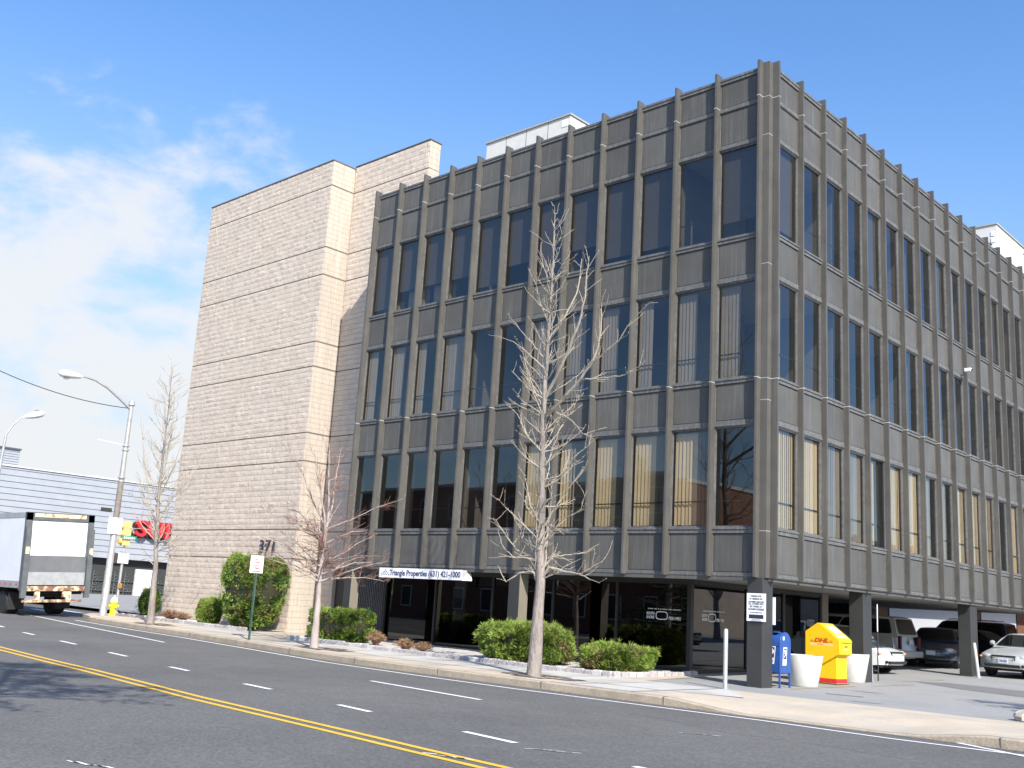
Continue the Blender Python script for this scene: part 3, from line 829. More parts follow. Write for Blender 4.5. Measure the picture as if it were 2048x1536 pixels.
b = MB(); b.box(-.36, -.079, 1.66, -.22, -.0775, 1.70); b.box(-.19, -.079, 1.655, -.04, -.0775, 1.675); b.build('logo_bars', 'sign_white', t, world=True)
b = MB(); b.box(-.42, .44, 1.40, .005, .455, 2.02)
tag(b.build('notice_board', 'sign_white'), 'white board seen edge-on at the back of the corner column', 'notice')

# ------------------------------------------------------------------ street furniture
# mailbox
t = thing('mailbox', 'blue arched mailbox on four legs beside the corner column', 'mailbox', (-.20, .78, H(0,.7)))
prof = [(-.25,.33),(.25,.33),(.25,.98)] + [(.25*math.cos(a), .98 + .25*math.sin(a)) for a in [PI*k/14 for k in range(1,14)]] + [(-.25,.98)]
b = MB(); b.prism([(p[0], p[1]) for p in prof], -.26, .26, 'x'); b.build('body', 'usps_blue', t, smooth=R(25), bevel=.012)
rim_o = [(p[0]*1.03, .33 + (p[1]-.33)*1.012) for p in prof]
b = MB()
for x0 in (-.285, .255): b.prism(rim_o, x0, x0 + .03, 'x')
b.build('end_flange', 'usps_blue', t, smooth=R(25), bevel=.006)
for sx in (-.265, .265):
    for sy in (-.235, .235):
        b = MB(); b.prism([(sx-.018, sy-.018),(sx+.018, sy-.018),(sx+.018, sy+.018),(sx-.018, sy+.018)], 0, .36); b.prism([(sx-.03, sy-.03),(sx+.03, sy-.03),(sx+.03, sy+.03),(sx-.03, sy+.03)], 0, .012)
        b.build('leg', 'usps_blue', t)
def eagle(b, mf, s):
    # framed eagle-head panel: white rounded frame, dark ground, white swept wing
    def q(pts, mi, d): b.add([mf @ Vector((x*s, y*s, d)) for x, y in pts], [tuple(range(len(pts)))], mi)
    q([(.06,0),(.62,0),(.74,1.25),(.18,1.25)], 0, .001)
    q([(.165,.43),(.60,.43),(.665,1.17),(.235,1.17)], 1, .0018)
    q([(.235,1.08),(.50,1.08),(.64,.90),(.60,.78),(.42,.62),(.20,.47),(.38,.70),(.43,.80),(.28,.84),(.40,.90)], 0, .0026)
    q([(.14,.08),(.57,.08),(.60,.34),(.17,.34)], 0, .0018)
    for k in range(4): q([(.17+k*.1,.12),(.23+k*.1,.12),(.245+k*.1,.30),(.185+k*.1,.30)], 2, .0026)
b = MB(); eagle(b, Matrix(((0,0,1,.286),(1,0,0,-.16),(0,1,0,.50),(0,0,0,1))), .32)
eagle(b, Matrix(((1,0,0,-.06),(0,0,-1,-.256),(0,1,0,.52),(0,0,0,1))), .32)
b.add([(.287,-.13,1.06),(.287,-.055,1.06),(.287,-.055,1.14),(.287,-.13,1.14)], [(0,1,2,3)], 0)
b.nonormals = True; b.build('decal', ['decal_white', 'decal_navy', 'decal_grey'], t)
b = MB(); b.box(-.285, -.262, .92, .285, -.25, .945); b.box(-.20,-.20,1.215,.20,-.05,1.235); b.build('pull_handle', 'usps_blue', t, bevel=.004)

# courier drop box
t = thing('courier_drop_box', 'yellow DHL drop box with sloped lid and red base between two white planters', 'drop box', (-.75, 3.38, H(0, 3.6)))
house = [(0,.64),(.34,.42),(.40,.43),(.86,.70),(.93,.73),(.93,1.08),(.42,1.46),(.33,1.47),(0,1.25)]
b = MB(); b.prism(house, -.02, .66, 'y'); b.build('housing', 'yellow', t, bevel=.015, smooth=R(20))
b = MB(); b.prism([(.10,.0),(.83,.0),(.83,.90),(.10,.90)], .04, .60, 'y'); b.build('pedestal', 'yellow', t, bevel=.03, bseg=3, smooth=R(25))
b = MB(); b.box(.094, .034, .02, .836, .606, .15); b.build('base_band', 'red', t, bevel=.03, bseg=3)
b = MB(); b.box(.06, .0, 0, .86, .64, .02); b.build('base_plate', 'trim_dark', t)
# sloped face graphics
def slope(u, v, d=.003):  # u across y, v 0..1 from top edge to lower edge
    x0, z0, x1, z1 = .42, 1.46, .93, 1.08; nx, nz = .597, .802
    return (x0 + (x1-x0)*v + nx*d, u, z0 + (z1-z0)*v + nz*d)
b = MB()
b.add([slope(.12,.10), slope(.56,.10), slope(.56,.52), slope(.12,.52)], [(0,1,2,3)], 0)
b.add([slope(.14,.53), slope(.54,.53), slope(.54,.58), slope(.14,.58)], [(0,1,2,3)], 1)
b.add([slope(.06,.68), slope(.58,.68), slope(.58,.86), slope(.06,.86)], [(0,1,2,3)], 1)
for k in range(4): b.add([slope(.18,.16+k*.09,.004), slope(.50,.16+k*.09,.004), slope(.50,.19+k*.09,.004), slope(.18,.19+k*.09,.004)], [(0,1,2,3)], 1)
b.nonormals = True; b.build('lid_poster', ['poster', 'decal_white'], t)
b = MB(); b.text('DHL', .135, face_south(.24, -.0225, 1.00), .001, bold=.008, shear=.35, width=.40)
for x0, x1 in ((.15,.225),(.66,.74)):
    for k in range(3): b.box(x0, -.0225, 1.0 + k*.018, x1, -.0205, 1.008 + k*.018)
b.text('EXPRESS', .04, face_south(.34, -.0225, .935), .001, width=.16)
b.text('DHL', .06, face_east(.9325, .24, .90), .001, bold=.004, shear=.35, width=.17)
b.build('lettering', 'dhl_red', t)
b = MB(); b.box(.14, -.0215, .915, .75, -.0205, .975); b.box(.9315, .18, .835, .9325, .50, .875); b.build('pale_band', 'pale_strip', t)
b = MB(); b.box(.925, .02, 1.02, .955, .62, 1.045); b.box(.925, .04, .735, .95, .60, .75); b.build('flap_lip', 'yellow', t, bevel=.004)
b = MB(); b.box(.93, .14, 1.0, .9325, .50, 1.01); b.build('slot', 'trim_dark', t)

# white planters
def planter(x, y, lab):
    t = thing('planter', lab, 'planter', (x, y, H(x, y)), group='white tapered planters by the drop box')
    b = MB(); b.lathe([(.31,0),(.33,.02),(.45,.70),(.45,.72),(.41,.72),(.40,.62)], 36); b.build('bowl', 'pot', t, smooth=R(40))
    b = MB(); b.lathe([(.40,.6),(.38,.63),(.001,.65)], 24); b.build('soil', 'soil', t)
planter(-.02, 1.86, 'white tapered planter between the blue mailbox and the yellow drop box')
planter(-.30, 5.05, 'white tapered planter behind the yellow drop box beside the leaning post')

def post(x, y, h, r_, lab, mat='galv', lean=(0, 0), grp=None):
    b = MB(); b.tube([(0,0,-.03),(lean[0]*.5,lean[1]*.5,h*.5),(lean[0],lean[1],h-.03),(lean[0],lean[1],h)], [r_,r_,r_,r_*.6], 14)
    b.lathe([(r_*1.5,0),(r_*1.5,.01),(r_,.012)], 14)
    o = b.build('bollard', mat, smooth=R(40)); o.location = (x, y, H(x, y)); return tag(o, lab, 'bollard', grp)
post(-.15, -1.44, 1.26, .048, 'galvanised steel bollard standing alone on the walk in front of the corner column', grp='steel bollards')
post(-.30, 6.25, 1.25, .05, 'leaning grey steel bollard beside the second white planter', lean=(.0, -.10), grp='steel bollards')
post(.28, 12.7, 1.05, .05, 'pale bollard leaning beside the column next to the silver car', 'joint_pale', lean=(-.12, .05), grp='steel bollards')
t = thing('notice_post', 'slim post with its white sign seen edge-on behind the leaning bollard', 'sign post', (-.22, 6.5, H(0, 6.5)), R(23.6))
b = MB(); b.tube([(0,0,0),(0,0,2.05)], .018, 8); b.build('pole', 'dark_metal', t)
b = MB(); b.box(-.012, -.16, 1.30, .012, .14, 2.02); b.build('plate', 'sign_white', t)

# green no parking sign
t = thing('parking_sign', 'green kerbside post with a small white no stopping sign, in front of the round bush', 'street sign', (-14.70, -3.75, H(-14.7)))
b = MB(); b.box(-.03, -.022, 0, .03, .022, 2.28); b.build('post', 'green_post', t)
rot = Matrix.Rotation(R(38), 4, 'Z')
def rb(b):
    b.v = [tuple(rot @ Vector(v)) for v in b.v]; return b
b = MB(); b.box(-.20, -.035, 1.93, .20, -.028, 2.44); rb(b).build('plate', 'sign_white', t, bevel=.004)
b = MB()
for s, z, w, k in (('NO', 2.30, .15, .10), ('STOPPING', 2.21, .28, .07), ('ANY', 2.12, .17, .085), ('TIME', 2.04, .19, .085)): b.text(s, k, rot @ face_south(-w/2, -.038, z), .001, bold=.003, width=w)
b.add([tuple(rot @ Vector(p)) for p in ((-.13,-.038,1.965),(.13,-.038,1.965),(.13,-.038,1.995),(-.13,-.038,1.995))], [(0,1,2,3)])
b.build('lettering', 'sign_red', t)

# near street lamp
def lamp_head(t, m, s=1.):
    b = MB(); prof = [(0,0),(.05,.08),(.10,.20),(.15,.42),(.17,.62),(.145,.80),(.06,.90),(0,.91)]
    b.lathe([(r_*s, h*s) for r_, h in prof], 16, sx=1.1, sy=.85)
    b.v = [tuple(m @ Vector((a, c, e))) for a, c, e in b.v]
    hd = b.build('lamp_housing', 'sign_white', t, smooth=R(60))
    b = MB(); b.lathe([(.001,-.16*s),(.08*s,-.14*s),(.14*s,-.06*s),(.15*s,0)], 14)
    mm = m @ Matrix.Translation((0, -.04*s, .62*s)) @ Matrix.Rotation(R(-90), 4, 'X')
    b.v = [tuple(mm @ Vector(v)) for v in b.v]
    b.build('lens', 'glass_lamp', hd, smooth=R(60))
LX, LY = -27.45, -1.95; LZ = H(LX)
t = thing('street_lamp', 'tall grey street lamp with curved arm and white head at the corner beyond the tower', 'street lamp', (LX, LY, LZ))
b = MB(); b.tube([(0,0,0),(0,0,.02),(0,0,4.6)], [.15,.138,.11], 16); b.tube([(0,0,4.6),(0,0,8.38)], [.108,.078], 16); b.lathe([(.2,0),(.2,.03),(.16,.05)], 16); b.build('pole', 'alu', t, smooth=R(50))
b = MB(); b.tube([(0,0,3.7),(.002,-.002,5.4)], [.118,.108], 16); b.build('dark_wrap', 'rust_pole', t, smooth=R(50))
b = MB()
for z in (5.2, 5.35, 6.62, 6.45, 8.3): b.lathe([(.12,z),(.135,z+.01),(.135,z+.06),(.12,z+.07)], 16)
b.lathe([(.11,8.36),(.12,8.4),(.10,8.48),(.001,8.5)], 16)
b.build('collar', 'galv', t, smooth=R(40))
b = MB(); b.tube([(0,-.03,8.15),(0,-.55,8.50),(0,-1.1,8.83),(0,-1.6,9.02),(0,-2.0,9.07),(0,-2.2,9.06)], [.06,.055,.048,.042,.035,.033], 10); b.build('arm', 'alu', t, smooth=R(60))
m = Matrix.Translation((0,-2.1,9.04)) @ Matrix(((1,0,0,0),(0,0,-1,0),(0,1,0,0),(0,0,0,1)))
lamp_head(t, m, 1.1)
b = MB()
b.tube([(0,-.12,6.68),(0,-1.2,6.74)], .014, 6); b.tube([(0,-.12,5.27),(0,-1.25,5.3)], .014, 6)
b.build('banner_rod', 'sign_white', t)
b = MB(); b.box(-.1, -.62, 3.98, -.07, -.18, 4.14); b.build('street_plate', 'grey_paint', t)
b = MB(); b.box(.14, -.36, 3.15, .16, .22, 3.78); b.build('plate', 'sign_white', t, bevel=.02)
# traffic signal
SX, SY = -29.4, -.45; SZ = H(SX)
t = thing('traffic_signal', 'yellow traffic signal on a slim grey pole behind the street lamp', 'traffic signal', (SX, SY, SZ))
b = MB(); b.tube([(0,0,0),(0,0,2.55)], .06, 12); b.lathe([(.12,0),(.12,.08),(.07,.12)], 12); b.build('pole', 'galv', t, smooth=R(50))
b = MB(); b.tube([(0,0,2.52),(0,.0,2.8)], .03, 8); b.box(-.10,-.12,2.48,.12,.12,2.54); b.build('bracket', 'galv', t)
b = MB(); b.box(-.13, -.16, 2.78, .13, .16, 3.78); b.build('signal_head', 'signal_yellow', t, bevel=.02)
for k, (z, lm) in enumerate(((3.6,'lens_red'),(3.28,'signal_dark'),(2.96,'signal_dark'))):
    b = MB(); b.lathe([(.115,-.30),(.12,-.16),(.125,-.155)], 14, axis='y', c=(0, 0, z)); v = b.build('visor', 'signal_yellow', t, smooth=R(40))
    b = MB(); b.lathe([(.001,-.185),(.09,-.18),(.10,-.165)], 14, axis='y', c=(0, 0, z)); b.build('lens', lm, v)
b = MB(); b.box(-.17,-.25,2.05,.10,.22,2.48); b.build('pedestrian_head', 'sign_white', t, bevel=.02)
b = MB(); b.box(-.19,-.42,2.05,.08,-.252,2.46); b.build('visor_box', 'signal_dark', t)
b = MB(); b.box(.07,-.05,1.05,.15,.05,1.25); b.build('push_button', 'amber', t)
b = MB(); b.box(.15, -.22, 3.02, .17, .42, 3.20); b.build('street_plate', 'sign_green', t)
b = MB()
for k in range(6): b.box(.171, -.16 + k*.09, 3.07, .173, -.10 + k*.09, 3.15)
b.build('street_lettering', 'decal_white', t)
# hydrant
t = thing('fire_hydrant', 'yellow fire hydrant with a white cap at the foot of the street lamp', 'fire hydrant', (-28.25, -1.15, H(-28.25)))
b = MB(); b.lathe([(.17,0),(.17,.04),(.12,.05),(.12,.46),(.15,.48),(.15,.52)], 18); b.tube([(0,-.2,.36),(0,.2,.36)], .055, 10); b.tube([(0,0,.36),(.2,0,.36)], .07, 10); b.build('barrel', 'hydrant_yellow', t, smooth=R(40))
b = MB(); b.lathe([(.15,.52),(.14,.60),(.09,.68),(.03,.72),(.03,.78),(.001,.785)], 18); b.build('bonnet', 'sign_white', t, smooth=R(40))
# far street lamp
t = thing('street_lamp', 'slender silver lamp at the left edge behind the truck', 'street lamp', (-41.0, -1.65, H(-41)))
b = MB(); b.tube([(0,0,0),(0,.2,8.0)], [.11,.06], 12); b.build('pole', 'alu', t, smooth=R(50))
b = MB(); b.tube([(0,.2,8.0),(.05,.45,8.5),(.1,.80,8.95)], [.045,.04,.03], 8); b.build('arm', 'alu', t, smooth=R(60))
m = Matrix.Translation((.12,.78,8.93)) @ Matrix.Rotation(R(-70), 4, 'X')
lamp_head(t, m, 1.25)
t['group'] = 'street lamps'
b = MB(); 
P0, P1 = Vector((LX, LY, 8.35)), Vector((-27.2, -8.4, 9.1))
b.tube([P0.lerp(P1, k/16) - Vector((0, 0, .9*4*(k/16)*(1-k/16)*.35)) for k in range(17)] + [(-27, -22, 10.5)], .016, 5)
tag(b.build('overhead_wire', 'wire'), 'black overhead wire sagging from the near street lamp out over the road', 'wire')
t = thing('parking_sign', 'thin post with a narrow red and white sign across the side street', 'street sign', (-52.0, 10.2, H(-52, 10)))
b = MB(); b.tube([(0,0,0),(0,0,2.1)], .035, 8); b.build('post', 'galv', t)
b = MB(); b.box(.036, -.15, 1.95, .05, .15, 2.75); b.build('plate', 'sign_white', t)
b = MB(); b.box(.051, -.09, 2.05, .054, .09, 2.12); b.box(.051, -.09, 2.25, .054, .09, 2.32); b.box(.051, -.09, 2.5, .054, .09, 2.6); b.build('lettering', 'sign_red', t)

# ------------------------------------------------------------------ store across the side street
SXW = -57.0; GZ = .2
t = thing('clad_store', 'long blue grey clad store with dark seams and decorative block base', 'store', (SXW, 10, .2))
b = MB(); b.box(SXW - 20, -.5, 3.05, SXW, 40, 8.35); b.build('cladding', 'clad', t, world=True)
b = MB()
for k in range(13): z = 3.42 + k * .395; b.box(SXW, -.5, z, SXW + .006, 40, z + .042)
b.build('cladding_seam', 'clad_seam', t, world=True)
b = MB(); b.box(SXW - 20.1, -.6, 8.35, SXW + .08, 40, 8.42); b.build('roof_edge', 'white_panel', t, world=True)
b = MB(); b.box(SXW - 19, -.2, .1, SXW - .55, 40, 3.05); b.build('base_wall', 'blackwall', t, world=True)
b = MB(); y = -.2; bw = .76
ys = []
k = 0
while y < 24:
    if not (15.1 < y + bw/2 < 16.6):
        for r_ in range(3):
            z = .2 + r_ * .66
            b.box(SXW - .5, y, z, SXW - .42, y + .03, z + .66); b.box(SXW - .5, y, z, SXW - .42, y + bw, z + .03)
            for a in range(8):
                t0, t1 = 2*PI*a/8, 2*PI*(a+.6)/8; cy, cz = y + bw/2, z + .33
                P = [(SXW - .45, cy + .06*math.cos(t0), cz + .06*math.sin(t0)), (SXW - .45, cy + .33*math.cos(t1), cz + .30*math.sin(t1)), (SXW - .43, cy + .36*math.cos(t1+.12), cz + .33*math.sin(t1+.12)), (SXW - .45, cy + .12*math.cos(t0+.4), cz + .10*math.sin(t0+.4))]
                b.add(P, [(0,1,2,3)])
    y += bw
b.nonormals = True; b.build('ornamental_block', 'breeze', t, world=True)
b = MB(); b.box(SXW - .6, -.3, .15, SXW - .35, 24, .32); b.build('plinth', 'concrete_pale', t, world=True)
b = MB(); b.box(SXW - .5, 14.95, .2, SXW - .32, 16.3, 2.45); b.build('door', 'white_panel', t, world=True)
b = MB(); b.box(SXW - 18, -6, 8.4, SXW - .4, 5.85, 9.55); b.build('upper_storey', 'clad', t, world=True)
b = MB()
for k in range(6): b.box(SXW - .4, -6, 8.55 + k*.16, SXW - .385, 5.85, 8.57 + k*.16)
b.box(SXW - .45, -6, 9.50, SXW - .3, 5.9, 9.6); b.build('upper_seam', 'clad_seam', t, world=True)
b = MB(); b.text('SUPER', 1.55, Matrix(((0,0,1,SXW + .36),(1,0,0,14.15),(0,1,0,4.72),(0,0,0,1))), .16, bold=.025, width=5.2)
xs_ = [v for v in b.v]
b.build('sign_letters', 'red', t, world=True)
b = MB(); b.text('SUPER', 1.60, Matrix(((0,0,1,SXW + .12),(1,0,0,14.0),(0,1,0,4.60),(0,0,0,1))), .08, bold=.03, width=5.25); b.build('sign_letter_backing', 'trim_dark', t, world=True)
sheet('far_sidewalk', lin(-56.9, -50, 14), lambda x: 0.5, lambda x: 40, 20, -.02, 'concrete_tan')
b = MB(); b.prism([(-26.3,-3.0),(-26.3,9.0),(-28.3,9.0),(-30.4,.4),(-30.2,-1.1),(-28.6,-2.2)], H(-28)-.2, H(-27.5)+.005, 'z', 0)
tag(b.build('corner_sidewalk', 'concrete_tan'), kind='structure')

# ------------------------------------------------------------------ trees
def jitter_path(p0, d, L_, n, wob, upb, rng):
    pts = [Vector(p0)]; d = Vector(d).normalized()
    for k in range(n):
        d = (d + Vector((rng.uniform(-wob, wob), rng.uniform(-wob, wob), rng.uniform(-wob, wob) + upb))).normalized()
        pts.append(pts[-1] + d * L_ / n)
    return pts
def resample(pts, n):
    pts = [Vector(p) for p in pts]; seg = [(b - a).length for a, b in zip(pts, pts[1:])]; T = sum(seg); out = []
    for k in range(n + 1):
        s = T * k / n; i = 0
        while i < len(seg) - 1 and s > seg[i]: s -= seg[i]; i += 1
        out.append(pts[i].lerp(pts[i+1], min(1, s / max(seg[i], 1e-6))))
    return out
def spurs(b, pts, rng, step=.055, l=.045, r0=.006, mi=1):
    for a, c in zip(pts, pts[1:]):
        L_ = (c - a).length; n = int(L_ / step)
        for k in range(n):
            p = a.lerp(c, (k + rng.random()) / max(1, n)); d = Vector((rng.uniform(-1,1), rng.uniform(-1,1), rng.uniform(-.3,1))).normalized()
            b.tube([p, p + d * l * rng.uniform(.5, 1.3)], [r0, r0 * .8], 3, mi, cap=False)
def tree(name, label, loc, trunk, trad, limbs, mats, nside, rng, side_len, twig_r=.005, gink=True, dens=1., grp='bare street trees along the kerb', extra=None, zlow=2., upb=.1):
    t = thing(name, label, 'tree', loc, group=grp)
    b = MB(); tp = resample(trunk, 26)
    T = len(tp) - 1
    rad = [trad[0] * ((1 - i / T) ** 1.25 * .80 + .10 * (1 - i / T)) + trad[1] + (.30 * trad[0] * max(0, 1 - i * 3 / T) ** 3) for i in range(T + 1)]
    rad = [r_ * rng.uniform(.95, 1.06) for r_ in rad]
    tp2 = [p + Vector((rng.uniform(-.012,.012), rng.uniform(-.012,.012), 0)) for p in tp]
    b.tube(tp2, rad, 12); b.build('trunk', mats[0], t, smooth=R(60))
    c = MB()
    allp = []
    for L_, r0 in limbs:
        q = resample(L_, max(5, int(len(L_) * 3))); depth = rng.uniform(-.45, .45)
        vd = Vector((.67, -.71, 0))  # spread the limbs round the trunk
        len_t = sum((y_ - x_).length for x_, y_ in zip(q, q[1:]))
        q = [p + vd * depth * len_t * (k / (len(q) - 1)) ** 1.1 + Vector((rng.uniform(-1,1), rng.uniform(-1,1), rng.uniform(-1,1))) * .014 for k, p in enumerate(q)]
        rr = [r0 * (1 - .8 * k / (len(q) - 1)) for k in range(len(q))]
        c.tube(q, rr, 6, 0); allp.append((q, rr, 1))
    # side branches from the trunk
    n = int(nside * dens)
    for k in range(n):
        z = zlow + (trunk[-1][2] - zlow) * ((k + rng.random()) / n) ** .95
        i = min(range(T + 1), key=lambda i: abs(tp[i].z - z)); p = tp[i]
        f = (z - zlow) / (trunk[-1][2] - zlow)
        L_ = side_len * (1 - f) ** .6 * rng.uniform(.45, 1.1) + .12
        az = rng.uniform(0, 2 * PI); el = rng.uniform(.0, .85) + .4 * f
        q = jitter_path(p, (math.cos(az)*math.cos(el), math.sin(az)*math.cos(el), math.sin(el)), L_, 5, .26, upb * rng.uniform(-.3, 1.8), rng)
        r0 = min(.022, .006 + .014 * L_ / side_len)
        rr = [r0 * (1 - .75 * j / 5) for j in range(6)]
        c.tube(q, rr, 5, 0); allp.append((q, rr, 1))
    lvl = list(allp)
    for q, rr, _ in lvl:
        L_ = sum((y_ - x_).length for x_, y_ in zip(q, q[1:])); m_ = int(L_ * (4.2 if gink else 7.5) * dens)
        for k in range(m_):
            j = rng.randrange(1, len(q)); p = q[j-1].lerp(q[j], rng.random())
            d = (q[j] - q[j-1]).normalized() + Vector((rng.uniform(-1,1), rng.uniform(-1,1), rng.uniform(-.5,.9))) * .9
            l2 = rng.uniform(.18, .55) * (1 if gink else .95)
            q2 = jitter_path(p, d, l2, 3, .25, upb, rng)
            r2 = max(twig_r, min(rr[j] * .5, .009)); c.tube(q2, [r2, r2*.85, r2*.7, r2*.5], 4, 1, cap=False)
            if gink: spurs(c, q2, rng, .06, .035, .0042)
            else:
                for _ in range(4):
                    j2 = rng.randrange(1, 4); p2 = q2[j2-1].lerp(q2[j2], rng.random())
                    q3 = jitter_path(p2, d + Vector((rng.uniform(-1,1), rng.uniform(-1,1), rng.uniform(-.8,.8))), rng.uniform(.12,.32), 2, .3, upb, rng)
                    c.tube(q3, [twig_r*.8, twig_r*.7, twig_r*.5], 3, 1, cap=False)
        if gink: spurs(c, q, rng, .075, .04, .0048)
    c.nonormals = True
    c.build('branches', [mats[1], mats[2]], t)
    return t
# nearest tree: limbs traced on the upright plane through the trunk, then spread in depth
def P3(px, py):  # local plane coordinates for the nearest tree (metres from the trunk foot)
    # (u along the street, z up), fitted once from the surveyed points of this tree
    return px, py
mt_trunk = [(0,0,0),(.02,0,.9),(.04,0,2.0),(.0,0,3.0),(-.05,0,4.2),(-.13,0,5.4),(-.12,0,6.3),(-.11,0,7.2),(-.07,0,8.4),(-.07,0,9.6),(-.1,0,10.75)]
def Lm(*p): return [(x, 0, z) for x, z in p]
mt_limbs = [
 (Lm((-.12,6.2),(.25,6.75),(.52,7.2),(.75,7.75),(.90,8.3),(.93,9.2)), .045),
 (Lm((-.11,7.6),(.35,8.1),(.68,8.6),(.80,9.1),(.83,9.6)), .032),
 (Lm((-.12,5.75),(.42,6.1),(.95,6.55),(1.28,6.95),(1.42,7.5),(1.38,8.0)), .050),
 (Lm((1.28,6.9),(1.95,7.3),(2.3,7.7),(2.75,8.0)), .022),
 (Lm((.95,6.55),(1.6,6.5),(2.2,6.5),(2.72,6.75)), .022),
 (Lm((-.12,6.9),(-.7,7.3),(-1.15,7.6),(-1.65,7.75)), .020),
 (Lm((-.12,7.1),(-.6,7.65),(-1.0,8.05),(-1.2,8.3)), .018),
 (Lm((-.1,5.9),(-.5,6.5),(-.8,7.1),(-.95,7.6)), .018),
 (Lm((-.11,8.0),(-.4,8.5),(-.62,9.0)), .015),
 (Lm((-.1,8.9),(-.3,9.3),(-.5,9.9)), .012), (Lm((-.08,9.0),(.2,9.3),(.4,9.7)), .012),
 (Lm((.02,1.85),(.10,2.1),(.30,2.35),(.72,2.28),(1.15,2.22),(1.75,2.5)), .034),
 (Lm((1.15,2.22),(1.45,2.12),(1.7,2.05)), .016),
 (Lm((.0,1.9),(-.16,2.25),(-.6,2.2),(-1.0,2.0),(-1.3,2.35)), .028),
 (Lm((.0,2.3),(-.3,2.6),(-.75,2.75),(-1.1,3.1),(-1.45,3.45)), .026),
 (Lm((-.3,2.6),(-.8,2.55),(-1.15,2.8),(-1.35,3.2)), .018),
 (Lm((.0,2.2),(.4,2.6),(.9,2.65),(1.35,2.7),(1.7,2.9)), .024),
 (Lm((.0,2.6),(.25,3.1),(.6,3.4),(1.05,3.55),(1.2,4.0)), .024),
 (Lm((-.02,3.1),(.3,3.6),(.75,4.1),(1.2,4.5)), .022),
 (Lm((-.03,4.3),(.5,4.4),(.9,4.85),(1.5,5.2)), .022),
 (Lm((-.03,3.3),(-.3,3.5),(-.6,3.9),(-.75,4.1)), .015),
 (Lm((-.1,5.0),(-.6,5.35),(-.95,5.9),(-1.3,6.15)), .018),
 (Lm((-.1,5.2),(-.4,5.8),(-.45,6.4)), .014),
 (Lm((.2,5.9),(.7,5.7),(1.15,5.35),(1.45,5.25)), .014),
 (Lm((.0,2.1),(.18,2.5),(.22,3.2),(.28,3.8),(.3,4.4)), .020),
 (Lm((.0,2.0),(-.14,2.5),(-.14,3.1),(-.2,3.7)), .018),
]
rng = random.Random(11)
tree('ginkgo_tree', 'tall bare pale tree with knobbly twigs on the walk in front of the glass lobby', (-3.45, -3.91, 0), mt_trunk, (.132, .012), mt_limbs, ('bark_pale', 'bark_twig', 'bark_fine'), 84, rng, 1.5, zlow=2.1, twig_r=.0056, dens=1.1)
rng = random.Random(5)
l1 = [(Lm((-.25,2.0),(-.7,2.25),(-1.2,2.15)), .02), (Lm((-.3,3.4),(-1.0,4.4),(-1.4,5.6),(-1.7,6.9)), .03), (Lm((-.35,4.2),(-.8,5.4),(-1.1,7.0)), .025), (Lm((-.4,4.6),(.2,5.4),(.6,6.4)), .025), (Lm((-.4,5.2),(-.1,6.5),(-.2,8.2)), .022), (Lm((-.35,4.0),(-1.6,4.9),(-2.9,6.2)), .02), (Lm((-.3,3.6),(.4,4.3),(.9,5.2)), .02)]
tree('ginkgo_tree', 'slender bare pale tree between the street lamp and the stone tower', (-22.25, -2.78, H(-22.2)), [(0,0,0),(-.15,0,2.0),(-.4,0,3.5),(-.6,0,4.9),(-.6,0,6.5),(-.7,0,8.0),(-.78,0,9.2)], (.105, .012), l1, ('bark_pale', 'bark_twig', 'bark_twig'), 90, rng, 2.1, zlow=2.0, twig_r=.008, dens=1.1)
rng = random.Random(9)
l2 = []
for k in range(26):
    az = k * 2.4 + rng.uniform(-.3,.3); z0 = 1.75 + rng.random() ** 1.3 * 1.6; Lh = rng.uniform(1.3, 2.6) * (1 - .12 * (z0 - 1.8)); up = rng.uniform(.0, 1.2) * (1 if z0 > 2.0 else .45)
    c, s_ = math.cos(az), math.sin(az)
    l2.append(([(0,0,z0), (c*Lh*.3, s_*Lh*.3, z0 + .10 + up*.25), (c*Lh*.65, s_*Lh*.65, z0 + .15 + up*.75), (c*Lh, s_*Lh, z0 + .05 + up*1.3)], rng.uniform(.018,.032)))
l2 += [(Lm((0,2.4),(.05,3.4),(-.3,4.4),(-.6,5.4)), .04), (Lm((0,2.8),(.1,3.8),(.05,4.8),(.1,5.7)), .032), (Lm((-.1,3.4),(-.7,4.1),(-1.3,5.0),(-1.9,5.5)), .026)]
tree('bare_street_tree', 'bare tree with a reddish haze of fine twigs between round bush and hedge', (-11.72, -3.64, H(-11.7)), [(0,0,0),(-.02,0,1.0),(-.05,0,1.9),(.02,0,2.8),(.08,0,3.7),(-.05,0,4.7),(-.2,0,5.7)], (.098, .012), l2, ('bark_grey', 'bark_grey', 'twig_red'), 22, rng, 1.5, gink=False, twig_r=.0045, dens=.80, zlow=2.3, upb=.02)

